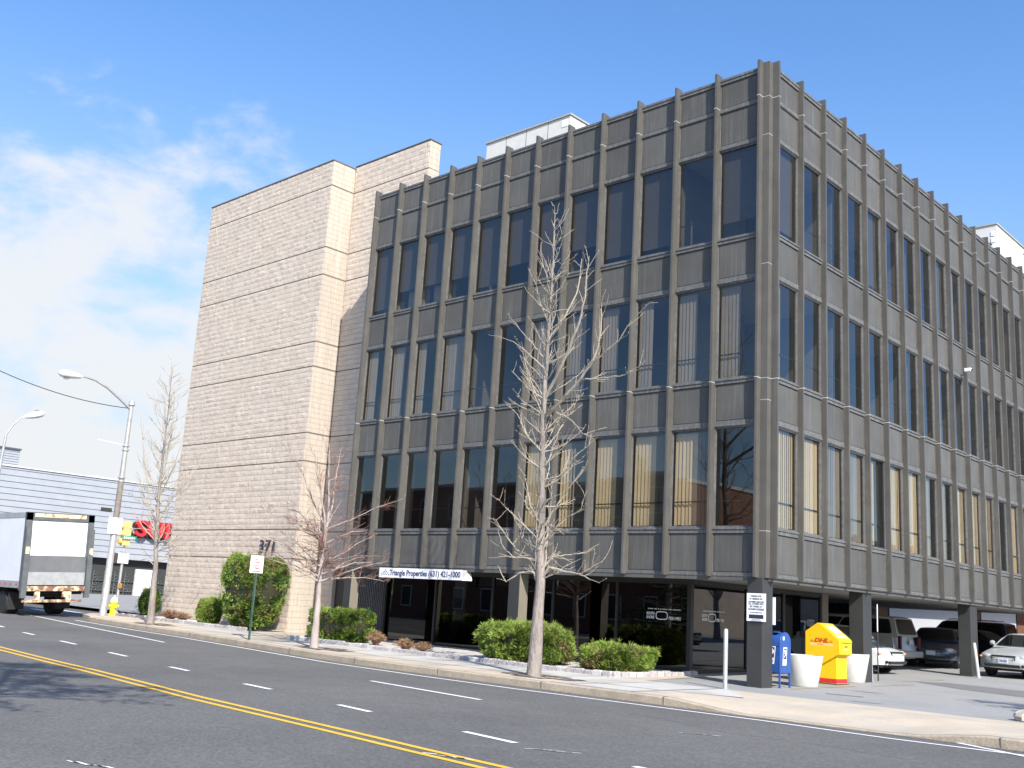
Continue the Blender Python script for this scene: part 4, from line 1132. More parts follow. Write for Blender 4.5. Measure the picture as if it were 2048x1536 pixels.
# ------------------------------------------------------------------ shrubs
def leafy(name, label, cx, cy, dims, shape, n, mats, rng, size=.055, core=.82, grp='clipped evergreen shrubs', rz=0., nz=.10, waist=0.):
    """spray-like leaf clumps spread through the shell of a shape; dims = half sizes + height"""
    hx, hy, hz = dims; z0 = H(cx, cy)
    t = thing(name, label, 'shrub', (cx, cy, z0), rz, group=grp); Sx = Vector((hx, hy, hz))
    def surf(th, ph):
        c, s = math.cos(ph), math.sin(ph); e = shape
        sx = math.copysign(abs(math.cos(th)) ** e, math.cos(th)); sy = math.copysign(abs(math.sin(th)) ** e, math.sin(th))
        return Vector((hx * sx * c ** e, hy * sy * c ** e, hz * .52 + hz * .48 * math.copysign(abs(s) ** e, s)))
    def disp(p):
        k = mn.noise(p * 1.7 + Vector((cx, cy, 0))) * nz * 1.4 + mn.noise(p * 4.5 + Vector((cy, cx, 3))) * nz * .9
        return 1 + k
    cen = Vector((0, 0, hz * .45))
    surf0 = surf
    def surf(th, ph):
        p = surf0(th, ph); k = 1 - waist * (1 - min(1, p.z / (hz * .55))) ** 1.3; return Vector((p.x * k, p.y * k, p.z))
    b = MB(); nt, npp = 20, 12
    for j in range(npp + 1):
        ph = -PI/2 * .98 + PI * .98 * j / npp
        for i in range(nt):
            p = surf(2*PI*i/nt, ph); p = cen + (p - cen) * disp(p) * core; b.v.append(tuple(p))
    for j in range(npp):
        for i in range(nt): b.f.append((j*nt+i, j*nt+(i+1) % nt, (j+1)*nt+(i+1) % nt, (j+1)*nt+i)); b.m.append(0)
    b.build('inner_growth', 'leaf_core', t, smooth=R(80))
    f = MB()
    for _ in range(n):
        th = rng.uniform(0, 2*PI); s = rng.uniform(-1, 1); ph = math.asin(s) * .98
        p = surf(th, ph); 
        gap = mn.noise(p * 3.1 + Vector((5, cx, cy)))
        depth = rng.uniform(.80, 1.0) if gap > -.22 else rng.uniform(.74, .88)
        q = cen + (p - cen) * disp(p) * depth
        if q.z < .02: continue
        out = (q - cen).normalized(); out = (out + Vector((0, 0, .35)) + Vector((rng.uniform(-.6,.6), rng.uniform(-.6,.6), rng.uniform(-.4,.5)))).normalized()
        side = out.cross(Vector((rng.uniform(-1,1), rng.uniform(-1,1), rng.uniform(-1,1)))).normalized()
        L_ = size * rng.uniform(.8, 1.9); w = size * rng.uniform(.13, .24)
        stray = rng.random() < .035
        if stray: q = q + out * size * rng.uniform(.5, 1.8); L_ *= 1.5
        mi = 0 if gap < -.1 else (1 if rng.random() < .6 else 2)
        if rng.random() < .12: mi = (mi + 1) % 3
        if mn.noise(p * 2.3 + Vector((cy * 3, 7, cx))) < -.30 and rng.random() < .5: mi = 3
        for k in range(3):
            d = (out + side * (k - 1) * .75 + Vector((rng.uniform(-.25,.25), rng.uniform(-.25,.25), rng.uniform(-.2,.2)))).normalized()
            ww = d.cross(side.cross(out) + Vector((.01,.02,.03))).normalized() * w
            tip = q + d * L_; mid = q + d * L_ * .5
            f.add([q, mid + ww, tip, mid - ww], [(0,1,2,3)], mi)
    f.nonormals = True
    f.build('foliage', list(mats) + ['leaf_brown'], t)
    return t
LM = ['leaf_dark', 'leaf_mid', 'leaf_light']
rng = random.Random(21)
tb = leafy('round_shrub', 'big rounded bright green bush against the corner of the stone tower', -19.85, -.35, (1.18, .85, 2.58), .46, 34000, LM, rng, .055, .80, nz=.07, waist=.42)
b = MB()
for k in range(34):
    a = ru(0, 2*PI); r_ = ru(.05,.2); b.tube([(r_*math.cos(a), r_*math.sin(a)*.7, 0), (r_*math.cos(a)*2.5, r_*math.sin(a)*2, .4), (r_*math.cos(a)*4.5, r_*math.sin(a)*3, .95)], [.015,.012,.006], 4)
b.build('stems', 'bark_grey', tb)
leafy('hedge_shrub', 'box-clipped green hedge at the left end of the gravel bed, behind the red-twigged tree', -14.3, -.75, (1.12, .62, 1.02), .42, 22000, LM, rng, .050, .86, nz=.07)
leafy('low_shrub', 'wide low juniper bush right behind the trunk of the tall pale tree', -6.62, -.62, (1.27, .85, 1.04), .62, 24000, ['leaf_mid', 'leaf_light', 'leaf_light'], rng, .062, .80, nz=.13)
leafy('low_shrub', 'small spreading juniper bush at the right end of the gravel bed', -3.90, -.35, (.84, .72, .68), .75, 14000, ['leaf_mid', 'leaf_light', 'leaf_light'], rng, .060, .78, nz=.17)
leafy('small_shrub', 'small open leafy bush left of the big rounded bush', -22.55, -.3, (.50, .42, .95), .9, 4200, ['leaf_mid', 'leaf_light', 'leaf_light'], rng, .065, .6, nz=.2)
leafy('column_shrub', 'dark green upright shrub at the far left corner of the stone tower', -27.75, .1, (.36, .36, 1.1), .8, 5000, ['leaf_dark', 'leaf_dark', 'leaf_mid'], rng, .06, .8, nz=.1)
def twiggy(label, x, y, r_, h, n, m2='barberry'):
    t = thing('barberry_shrub', label, 'shrub', (x, y, H(x, y)), group='leafless brownish barberry shrubs')
    b = MB(); g_ = MB(); q = random.Random(int(abs(x)*100))
    for _ in range(n):
        a = q.uniform(0, 2*PI); s = q.uniform(.1, 1); e = Vector((math.cos(a)*r_*s, math.sin(a)*r_*s*.8, h * (1 - .4*s*s) * q.uniform(.7,1.05)))
        P = [Vector((0,0,0)), e*.5 + Vector((0,0,h*.12)), e]; b.tube(P, [.006,.004,.002], 3, 0, cap=False)
        for _ in range(7):
            p = P[1].lerp(P[2], q.random()); d = Vector((q.uniform(-1,1), q.uniform(-1,1), q.uniform(-.3,1))) * .06
            w = Vector((q.uniform(-1,1), q.uniform(-1,1), q.uniform(-1,1))).normalized() * .010
            g_.add([p - w, p + d, p + w], [(0,1,2)], q.choice((0,0,1)))
    b.build('stems', 'twig_red', t); g_.nonormals = True; g_.build('leaf_buds', [m2, 'barberry_green'], t)
twiggy('reddish twiggy shrub just right of the clipped hedge', -12.55, -.75, .42, .48, 260)
twiggy('reddish twiggy shrub in the gravel midway along the glass front', -11.0, -.95, .45, .36, 240)
twiggy('reddish twiggy shrub in the gravel left of the wide juniper', -10.2, -1.0, .38, .33, 200)
twiggy('low straggly brown and green shrub at the foot of the stone tower', -25.3, -.3, .75, .42, 320)
twiggy('low straggly reddish shrub beside the small leafy bush', -24.4, -.3, .5, .36, 220)

# rock at the right edge
b = MB(); q = random.Random(2)
for (x, y, s) in ((5.80,-1.15,.20),(6.2,-.95,.33)):
    base = len(b.v); nt = 12
    for j in range(7):
        ph = -PI/2 + PI * j / 6
        for i in range(nt):
            d = Vector((math.cos(2*PI*i/nt)*math.cos(ph), math.sin(2*PI*i/nt)*math.cos(ph), math.sin(ph)*.6)); k = s * (1 + .25*mn.noise(d*2 + Vector((x,0,0))))
            b.v.append((x + d.x*k, y + d.y*k, .08 + d.z*k))
    for j in range(6):
        for i in range(nt): b.f.append((base+j*nt+i, base+j*nt+(i+1)%nt, base+(j+1)*nt+(i+1)%nt, base+(j+1)*nt+i)); b.m.append(0)
tag(b.build('boulder', 'rock', smooth=R(30)), 'pale boulder on the ground at the right edge of the driveway', 'boulder')

# ------------------------------------------------------------------ vehicles
def wheel(t, x, y, r_, w, side):
    b = MB(); b.lathe([(r_*.62,-w/2),(r_*.93,-w/2),(r_,-w*.35),(r_,w*.35),(r_*.93,w/2),(r_*.62,w/2)], 24, axis='y'); b.v = [(a + x, c + y, e + r_) for a, c, e in b.v]
    tr = b.build('wheel', 'rubber', t, smooth=R(35))
    b = MB(); o = side * w * .42
    b.lathe([(.001,o),(r_*.2,o+side*.01),(r_*.25,o-side*.01),(r_*.55,o-side*.012),(r_*.64,o+side*.012)], 20, axis='y'); 
    b.v = [(a + x, c + y, e + r_) for a, c, e in b.v]
    for k in range(7):
        a = 2*PI*k/7; p0 = Vector((x + r_*.18*math.cos(a), y + o + side*.012, r_ + r_*.18*math.sin(a))); p1 = Vector((x + r_*.6*math.cos(a), y + o + side*.012, r_ + r_*.6*math.sin(a)))
        b.tube([p0, p1], r_*.07, 5, 0)
    b.build('rim', 'rim', tr, smooth=R(40))
def car_body(out, W, tuck, nosec, crown=.03, M_=10):
    """side outline (x,z) swept across the width, plan-tapered at nose and tail"""
    b = MB(); n = len(out); xs = [p[0] for p in out]; x0, x1 = min(xs), max(xs); cx = (x0+x1)/2; hl = (x1-x0)/2
    zmax = max(p[1] for p in out); zmid = .55
    for j in range(M_ + 1):
        s = -1 + 2 * j / M_; s = math.copysign(abs(s) ** .75, s)
        for x, z in out:
            u = (x - cx) / hl
            w = W/2 * (1 - nosec * max(0, abs(u) - .55) ** 2 * 2.2)
            if z > zmid: w -= tuck * (z - zmid) / max(.01, zmax - zmid)
            xx = x - math.copysign(1, u) * max(0, abs(u) - .8) * hl * .55 * abs(s) ** 2.5
            zz = z - (crown * abs(s) ** 3 if z > .62 else 0)
            b.v.append((xx, w * s, zz))
    for j in range(M_):
        for i in range(n): b.f.append((j*n+i, j*n+(i+1) % n, (j+1)*n+(i+1) % n, (j+1)*n+i)); b.m.append(0)
    b.f.append(tuple(range(n))[::-1]); b.m.append(0); b.f.append(tuple(M_*n + i for i in range(n))); b.m.append(0)
    return b
def arch(cx, r_, z0, n=9):   # traversed from front to rear when walking the underside
    return [(cx + r_*math.cos(a), z0 + r_*math.sin(a)) for a in [PI*k/n for k in range(n+1)]]
def cabin(base, top, W0, W1, zb, zt, crown=.03):
    """greenhouse: base=(x_front,x_rear) at zb, top=(x_front,x_rear) at zt"""
    b = MB(); ny = 8
    rows = [((base[0], zb), 1), (((base[0]*.5+top[0]*.5), (zb+zt)/2+.015), .5), ((top[0]+.02, zt-.03), .04), ((top[0]-.10, zt), 0), ((top[0]*.5+top[1]*.5, zt+.02), 0), ((top[1]+.10, zt), 0), ((top[1]-.02, zt-.03), .04), (((base[1]*.5+top[1]*.5), (zb+zt)/2+.015), .5), ((base[1], zb), 1)]
    for (x, z), k in rows:
        w = W1/2 + (W0 - W1)/2 * k
        for j in range(ny + 1):
            s = -1 + 2*j/ny; b.v.append((x, w*s, z - (crown*abs(s)**3 if k < .3 else 0)))
    q = ny + 1
    for i in range(len(rows)-1):
        for j in range(ny): b.f.append((i*q+j, i*q+j+1, (i+1)*q+j+1, (i+1)*q+j)); b.m.append(0)
    for j in (0, ny): b.f.append(tuple(i*q+j for i in range(len(rows)))); b.m.append(0)
    return b
def quad_on(b, A, B_, C_, D, u0, u1, v0, v1, off, mi=0, r_=.12):
    """rounded quad on the bilinear patch A(bl) B(br) C(tr) D(tl), lifted along its normal"""
    A, B_, C_, D = map(Vector, (A, B_, C_, D)); nrm = (B_-A).cross(D-A).normalized()
    pts = []
    for cu, cv, a0 in ((u1-r_*(u1-u0), v0+r_*(v1-v0), -PI/2), (u1-r_*(u1-u0), v1-r_*(v1-v0), 0), (u0+r_*(u1-u0), v1-r_*(v1-v0), PI/2), (u0+r_*(u1-u0), v0+r_*(v1-v0), PI)):
        for k in range(4):
            a = a0 + PI/2*k/3; u = cu + r_*(u1-u0)*math.cos(a); v = cv + r_*(v1-v0)*math.sin(a)
            P = (A*(1-u)+B_*u)*(1-v) + (D*(1-u)+C_*u)*v; pts.append(P + nrm*off)
    b.add(pts, [tuple(range(len(pts)))], mi)
def sedan(name, label, loc, rz, paint, kind='sedan', plate='ABC 1234'):
    t = thing(name, label, 'car', loc, rz, group='cars parked under and beside the office building')
    W = 1.72; r_ = .31
    if kind == 'sedan':
        fx, rx = 1.36, -1.28
        out = [(2.17,.28),(2.22,.42),(2.22,.56),(2.16,.66),(1.95,.73),(1.5,.82),(1.02,.93),(.0,.95),(-1.2,.97),(-1.75,.99),(-2.12,.95),(-2.2,.80),(-2.22,.5),(-2.15,.26)]
        cb, ct, zt, W1 = (1.12,-1.62), (.38,-.95), 1.38, 1.20
    elif kind == 'van':
        fx, rx = 1.45, -1.42
        out = [(2.2,.28),(2.27,.42),(2.27,.62),(2.15,.78),(1.85,.92),(1.4,1.05),(1.0,1.08),(0,1.08),(-1.4,1.08),(-2.30,1.08),(-2.36,.8),(-2.42,.62),(-2.44,.42),(-2.38,.30)]
        cb, ct, zt, W1 = (1.4,-2.31), (.62,-2.10), 1.72, 1.46; W = 1.82
    else:
        fx, rx = 1.4, -1.35; r_ = .36
        out = [(2.15,.38),(2.2,.5),(2.2,.82),(2.1,1.0),(1.9,1.06),(1.3,1.12),(1.0,1.12),(0,1.12),(-1.3,1.12),(-2.15,1.12),(-2.22,.9),(-2.24,.5),(-2.18,.38)]
        cb, ct, zt, W1 = (1.15,-2.17), (.6,-2.02), 1.78, 1.44; W = 1.82
    zl = .20 if kind != 'suv' else .30
    out = out + arch(rx, r_*1.16, zl+.04)[::-1] + arch(fx, r_*1.16, zl+.04)[::-1]
    body = car_body(out, W, .06, .10 if kind == 'sedan' else .06).build('body', paint, t, smooth=R(32))
    zb = cb_z = max(z for x, z in out if abs(x) < 1.1) - .02
    cab = cabin(cb, ct, W - .14, W1, zb - .02, zt); cab.build('roof', paint, t, smooth=R(32))
    b = MB(); b.box(-2.0, -W/2+.16, .2, 2.0, W/2-.16, .5)
    for xx in (fx, rx): b.box(xx-.4, -W/2+.06, .2, xx+.4, W/2-.06, .62)
    b.build('underbody', 'under', t)
    for xx in (fx, rx):
        for s in (-1, 1): wheel(t, xx, s*(W/2-.11), r_, .20, s)
    h0, h1 = (W-.14)/2, W1/2
    # windshield, rear window, side windows
    b = MB(); b.nonormals = True; quad_on(b, (cb[0],-h0,zb),(cb[0],h0,zb),(ct[0],h1,zt-.02),(ct[0],-h1,zt-.02), .05,.95,.06,.90,.022, r_=.08); ws = b.build('windshield', 'glass_car', t)
    b = MB(); b.nonormals = True; quad_on(b, (cb[1],h0,zb),(cb[1],-h0,zb),(ct[1],-h1,zt-.02),(ct[1],h1,zt-.02), .07,.93,.08,.88,.022, r_=.12); b.build('rear_window', 'glass_car', t)
    for s in (-1, 1):
        A, B_ = (cb[1], s*h0, zb), (cb[0], s*h0, zb); C_, D = (ct[0], s*h1, zt-.02), (ct[1], s*h1, zt-.02)
        if s > 0: A, B_, C_, D = B_, A, D, C_
        spans = {'sedan': ((.08,.46),(.49,.90)), 'van': ((.05,.36),(.38,.64),(.66,.93)), 'suv': ((.05,.33),(.35,.63),(.65,.93))}[kind]
        for u0, u1 in spans:
            if s > 0: u0, u1 = 1-u1, 1-u0
            b = MB(); b.nonormals = True; quad_on(b, A, B_, C_, D, u0, u1, .10, .86, .012, r_=.10); b.build('side_window', 'glass_car', t)
        b = MB(); b.lathe([(.001,-.07),(.07,-.06),(.09,0),(.07,.06),(.001,.07)], 10, axis='y', c=(cb[0]-.28, s*(W/2+.06), zb+.10)); b.tube([(cb[0]-.25, s*(W/2-.1), zb+.03),(cb[0]-.27, s*(W/2+.04), zb+.08)], .02, 6); b.build('mirror', paint, t, smooth=R(60))
        b = MB(); xe = W/2
        for xd in ((cb[0]-.35, -.12, cb[1]+.62) if kind != 'van' else (cb[0]-.55, .1, -1.0)): b.box(xd, s*(xe-.002), .32, xd+.010, s*(xe+.002), zb-.06)
        b.build('door_seam', 'trim_dark', t)
    # dark interior block so the glass does not show straight through
    b = MB(); b.box(cb[1]+.55, -h1+.05, .5, cb[0]-.75, h1-.05, zb+.05)
    for xx in (-.75, .15): b.box(xx-.1, -h1+.1, zb, xx, -.08, zb+.26); b.box(xx-.1, .08, zb, xx, h1-.1, zb+.26)
    b.build('seats', 'trim_dark', t)
    xf = max(x for x, z in out); xr = min(x for x, z in out)
    zf = .62 if kind == 'sedan' else (.72 if kind == 'van' else .86)
    b = MB()
    for k in range(3): b.box(xf-.09, -.34, zf-.075+k*.05, xf-.005+(-.02*k), .34, zf-.055+k*.05)
    g_ = MB(); g_.box(xf-.12, -.37, zf-.09, xf-.03, .37, zf+.055); g_.build('grille', 'trim_dark', t)
    b.build('grille_bars', paint if kind == 'sedan' else 'chrome', t)
    for s in (-1, 1):
        b = MB(); b.lathe([(.001,.0),(.06,-.01),(.10,-.03),(.12,-.08)], 14, axis='x', sx=1.6, sy=.75, c=(xf-.085, s*.60, zf-.0)); b.v = [(x - .30*max(0, abs(y)-.5), y, z) for x, y, z in b.v]
        hl = b.build('headlight', 'lamp_clear', t, smooth=R(60))
        b = MB(); b.lathe([(.001,.0),(.03,-.01),(.045,-.05)], 10, axis='x', sx=1.3, sy=.9, c=(xf-.15, s*.775, zf-.01)); b.build('turn_signal', 'amber', hl, smooth=R(60))
        b = MB(); b.lathe([(.001,.0),(.04,.0),(.055,-.05)], 12, axis='x', c=(xf-.045, s*.58, .37)); b.build('fog_light', 'trim_dark', t)
        ww = .12 if kind != 'van' else .10
        b = MB(); b.box(xr-.004+.03, s*(W/2-.34 if kind == 'sedan' else W/2-.20), .62, xr+.14, s*(W/2-.10), (.84 if kind == 'sedan' else 1.06)); b.build('tail_light', 'tail_red', t, bevel=.02)
    b = MB(); b.box(xf-.06, -.50, .31, xf-.008, .50, .40); b.build('lower_intake', 'trim_dark', t)
    b = MB(); b.box(xf-.02, -.155, .43, xf+.012, .155, .58); pl = b.build('license_plate', 'plate', t)
    b = MB(); b.text(plate, .085, Matrix(((0,0,1,xf+.0125),(1,0,0,-.13),(0,1,0,.475),(0,0,0,1))), .001, bold=.002, width=.26); b.build('plate_lettering', 'decal_navy', pl)
    b = MB(); b.box(xr-.035, -W/2+.04, .34, xr+.12, W/2-.04, .56); b.build('rear_bumper', paint, t, bevel=.04, bseg=3)
    b = MB(); zp = .70 if kind == 'sedan' else .78; b.box(xr+.015, -.155, zp, xr+.045, .155, zp+.15); b.build('rear_plate', 'plate', t)
    if kind == 'suv':
        b = MB()
        for s in (-1, 1): b.tube([(.4, s*.58, zt+.01),(.35, s*.58, zt+.06),(-1.6, s*.58, zt+.06),(-1.65, s*.58, zt+.01)], .018, 6)
        b.build('roof_rack', 'chrome', t)
    return t
def place(x, y): return (x, y, H(x, y))
sedan('parked_car', 'silver sedan facing the street at the right edge with its grille and plate showing', place(.92, 15.9), R(-96), 'car_silver', plate='CTM-3820')
sedan('parked_car', 'white sedan nose poking out from behind the leaning bollard, in front of the van', place(-3.4, 10.35), R(-4), 'car_white', plate='')
sedan('parked_van', 'beige grey minivan with its tailgate toward the driveway behind the white sedan', place(-5.35, 15.6), R(178), 'car_beige', kind='van', plate='')
sedan('parked_car', 'blue grey sedan in the shade between the minivan and the column', place(-3.2, 18.7), R(-76), 'car_blue', plate='')
sedan('parked_suv', 'dark navy sport utility with roof rack in the back row of the car park', place(-5.6, 28.0), R(180), 'car_navy', kind='suv', plate='')
sedan('parked_car', 'black sedan in the shade behind the blue grey sedan', place(-4.2, 24.2), R(172), 'car_black', plate='')
sedan('parked_car', 'steel blue car glimpsed between the minivan and the dark sport utility', place(-9.8, 30.0), R(0), 'car_steel', plate='')
sedan('parked_car', 'dark car in the shade behind the white sedan beside the lobby wall', place(-8.2, 13.2), R(0), 'car_navy', plate='')
sedan('parked_car', 'blue car half hidden between the last column and the silver sedan', place(-1.7, 27.5), R(-100), 'car_steel', plate='')
sedan('parked_car', 'grey sedan mirrored in the lobby glass, parked beyond the right edge of the driveway', place(6.8, 14.5), R(170), 'car_silver', plate='')

# box truck at the left edge
TR = thing('box_truck', 'white box truck with rusty tail lift turning at the corner, seen from behind', 'truck', (-28.15, -3.60, H(-28.2) - .15), R(180))
TR.rotation_euler = (R(-3.0), 0, R(180.0))
b = MB(); b.box(.06, -1.30, 1.10, 8.5, 1.30, 3.86); b.build('cargo_box', 'truck_side', TR)
b = MB(); b.box(.05, -1.31, 3.70, 8.5, 1.31, 3.90); b.box(.05, -1.312, 1.08, 8.5, 1.312, 1.34, 0)
b.build('side_rail', 'truck_alu', TR)
for k in range(12):
    b = MB(); b.box(.25 + k*.5, 1.313, 1.17, .43 + k*.5, 1.316, 1.25); b.build('reflector', 'sign_red', TR)
b = MB()
for s in (-1, 1): b.box(-.02, s*1.32, 1.0, .12, s*1.08, 3.90)
b.box(-.02, -1.32, 3.62, .12, 1.32, 3.92); b.box(-.015, -1.2, 1.0, .10, 1.2, 1.2)
b.build('rear_frame', 'truck_frame', TR)
b = MB(); b.box(-.03, -.98, 3.74, -.018, 1.02, 3.88); b.build('header_panel', 'rust_cream', TR)
b = MB(); b.box(.02, -1.08, 1.95, .06, 1.08, 3.60); b.build('roll_door', 'truck_white', TR)
b = MB()
for k in range(3): b.box(.015, -.4 + k*.42, 2.0, .02, -.395 + k*.42, 2.8)
b.build('door_seam', 'truck_grey', TR)
b = MB(); b.box(-.05, -1.08, 1.62, .0, 1.08, 2.30); b.build('lift_platform', 'truck_grey', TR)
b = MB(); b.box(-.09, -1.09, 1.20, -.05, 1.09, 1.68); b.build('lift_flap', 'truck_alu', TR, bevel=.006)
for s in (-1, 1):
    b = MB(); b.box(-.14, s*1.32, .72, -.02, s*1.12, 3.35); b.box(-.16, s*1.30, 2.35, -.14, s*1.16, 2.62, 1); b.build('lift_rail', ['truck_frame', 'rust_cream'], TR)
b = MB(); b.box(-.10, -1.12, .98, .1, 1.12, 1.16); b.box(-.10,-.45,.75,-.02,-.28,1.0); b.box(-.1,.62,.62,-.02,.76,1.0); b.box(-.1,-.58,.62,-.02,-.44,1.0); b.build('lift_mount', 'rust', TR)
b = MB(); b.box(-.18, -1.0, .56, -.06, 1.25, .66); b.build('step_bumper', 'rust', TR, bevel=.01)
b = MB(); b.box(-.13, .60, .66, -.03, .78, .95); b.box(-.13, -.60, .66, -.03, -.42, .95); b.build('bumper_arm', 'rust_cream', TR)
b = MB(); b.box(.2, -.45, .75, 8.4, .45, 1.10); b.box(.1, -1.1, .85, .5, 1.1, 1.05); b.build('chassis', 'under', TR)
for xx in (1.9, 6.9):
    for s in (-1, 1):
        b = MB(); b.lathe([(.28,-.26),(.44,-.26),(.48,-.2),(.48,.2),(.44,.26),(.28,.26)], 24, axis='y'); b.v = [(a + xx, c + s*.90, e + .48) for a, c, e in b.v]
        w_ = b.build('wheel', 'rubber', TR, smooth=R(35)); b = MB(); b.lathe([(.001,s*.1),(.27,s*.16),(.29,s*.24)], 18, axis='y', c=(xx, s*.9, .48)); b.build('rim', 'truck_alu', w_, smooth=R(40))
for q_ in ((1.2,-1.2,.25,1.24,-.6,.9),(1.2,.6,.25,1.24,1.2,.9)):
    b = MB(); b.box(*q_); b.build('mudflap', 'rubber', TR)
b = MB(); b.box(2.7, 1.0, .5, 3.6, 1.25, .95); b.build('fuel_tank', 'rubber', TR)
b = MB(); b.box(8.7, -1.15, .75, 10.6, 1.15, 2.4); b.build('cab', 'truck_white', TR, bevel=.15, bseg=4)

# ------------------------------------------------------------------ rear building and surroundings
t = thing('brick_building', 'low brick building with white covered openings behind the car park', 'brick building', (-10, 36, .24))
b = MB(); b.box(-45, 36, .2, 6, 48, 5.2); b.build('wall', 'brick', t, world=True)
for x0, x1, z0, z1 in ((-15.75,-13.45,1.3,2.66),(-12.35,-8.3,1.0,2.68),(-7.45,-5.75,1.55,2.66),(-7.93,-7.7,1.0,2.66),(-3.9,-1.5,1.2,2.66)):
    b = MB(); b.box(x0, 35.96, z0, x1, 36.0, z1); b.build('white_board', 'sign_white', t, world=True)
for x0, x1 in ((-15.9,-13.3),(-12.45,-8.2),(-7.5,-5.7),(-3.95,-1.4)):
    b = MB(); b.box(x0, 35.97, .9, x1, 35.995, 2.75); b.build('opening_surround', 'grey_paint', t, world=True)
b = MB(); b.box(-45, 35.45, 3.0, 6, 36.0, 3.15); b.build('added_shade_canopy', 'grey_paint', t, world=True)  # unseen overhang, added to cast shade on the upper part of the boards
b = MB(); 
pts = []
for k in range(24):
    a = 2*PI*k/24; c, s = math.cos(a), math.sin(a); pts.append((-14.15 + .95*math.copysign(abs(c)**.5, c), 35.955, 2.38 + .20*math.copysign(abs(s)**.6, s)))
b.add(pts, [tuple(range(24))]); b.build('sign_oval', 'sign_black', t, world=True)
b = MB(); b.text('IMAGING DENTISTRY', .13, face_south(-14.9, 35.952, 2.42), .001, width=1.4); b.text('& ACCOUNTING', .13, face_south(-14.6, 35.952, 2.30), .001, width=1.0); b.build('sign_lettering', 'decal_white', t, world=True)
# across the road, seen only as reflections and shadow
def far_building(name, label, x0, y0, x1, y1, h, mat, wm='dark_metal', rows=3):
    t = thing(name, label, 'building', ((x0+x1)/2, (y0+y1)/2, -.1))
    b = MB(); b.box(x0, y0, -.2, x1, y1, h); b.build('wall', mat, t, world=True)
    n = int((x1-x0)/3.0)
    for r_ in range(rows):
        for k in range(n):
            x = x0 + 1.2 + k * (x1-x0-1)/n; z = 1.0 + r_ * 3.1
            if z + 1.7 > h: continue
            b = MB(); b.box(x, y1, z, x + 1.1, y1 + .04, z + 1.6); w = b.build('window', 'decal_white', t, world=True)
            b = MB(); b.box(x + .08, y1 + .04, z + .08, x + 1.02, y1 + .05, z + 1.52); b.build('pane', wm, w, world=True)
    b = MB(); b.box(x0-.1, y0-.1, h, x1+.1, y1+.1, h+.2); b.build('coping', 'white_panel', t, world=True)
far_building('brick_building', 'brown brick building across the main road, mirrored in the lower windows', -52, -44, -22, -30, 9.5, 'brick')
far_building('brick_building', 'low brick shop row across the main road, mirrored in the lobby glass', -19, -46, 4, -33, 6.0, 'brick', rows=1)
def conifer(label, x, y, h, z0, r0, n, rng):
    t = thing('pine_tree', label, 'tree', (x, y, -.05), group='evergreens across the road')
    b = MB(); b.tube([(0,0,0),(.05,0,h*.5),(0,0,h)], [.22,.14,.02], 10); b.build('trunk', 'bark_grey', t)
    f = MB(); br = MB()
    for _ in range(n):
        z = z0 + (h - z0) * rng.random() ** 1.2; R0 = r0 * (1 - (z - z0)/(h - z0)) ** .7 * rng.uniform(.55, 1.05) + .25; a = rng.uniform(0, 2*PI)
        d = Vector((math.cos(a), math.sin(a), rng.uniform(-.12,.2)))
        br.tube([(0,0,z), Vector((0,0,z)) + d*R0], [.03,.008], 4, 0, cap=False)
        for k in range(int(26 * R0)):
            s = rng.uniform(.25, 1.); p = Vector((0,0,z)) + d * R0 * s + Vector((rng.uniform(-1,1), rng.uniform(-1,1), rng.uniform(-.6,.6))) * .22
            dd = (d + Vector((rng.uniform(-1,1), rng.uniform(-1,1), rng.uniform(-.6,.8)))).normalized() * .20; w = dd.cross(Vector((rng.uniform(-1,1), rng.uniform(-1,1), 1))).normalized() * .035
            f.add([p, p + dd*.5 + w, p + dd, p + dd*.5 - w], [(0,1,2,3)])
    f.nonormals = True; br.nonormals = True
    br.build('branches', 'bark_grey', t); f.build('foliage', 'leaf_pine', t)
rng = random.Random(31)
conifer('tall evergreen on the near side of the main road, shading the road', 6.4, -20.4, 13.2, 8.0, 2.7, 62, rng)
conifer('evergreen beside the brown brick building across the road', -24.0, -27.5, 10.5, .8, 3.2, 170, rng)
conifer('evergreen standing past the right end of the car park driveway', 12.3, -1.3, 7.6, 2.8, 2.1, 110, rng)

b = MB(); b.box(-60, -26, -.2, 40, -19.4, .0); tag(b.build('near_sidewalk', 'concrete_tan'), kind='structure')
t = thing('gabled_house', 'white gabled house beyond the right side of the car park, mirrored in the side windows', 'house', (24, 27, 0))
b = MB(); b.prism([(17,0),(31,0),(31,5.6),(24,9.2),(17,5.6)], 21, 33, 'y'); b.build('wall', 'white_panel', t, world=True)
b = MB(); b.add([(16.6,20.7,5.4),(24,20.7,9.35),(24,33.3,9.35),(16.6,33.3,5.4),(31.4,20.7,5.4),(31.4,33.3,5.4)], [(0,1,2,3),(1,4,5,2)]); b.build('roof', 'roof', t, world=True)
for x in (18.6, 22.2, 26.2):
    for z in (1.0, 3.9):
        b = MB(); b.box(x, 20.96, z, x+1.1, 21.0, z+1.5); b.build('window', 'glass_dark', t, world=True)
far_building('pale_building', 'long pale building far beyond the right side of the car park', 20, 48, 60, 60, 7.5, 'stone')
rng = random.Random(77)
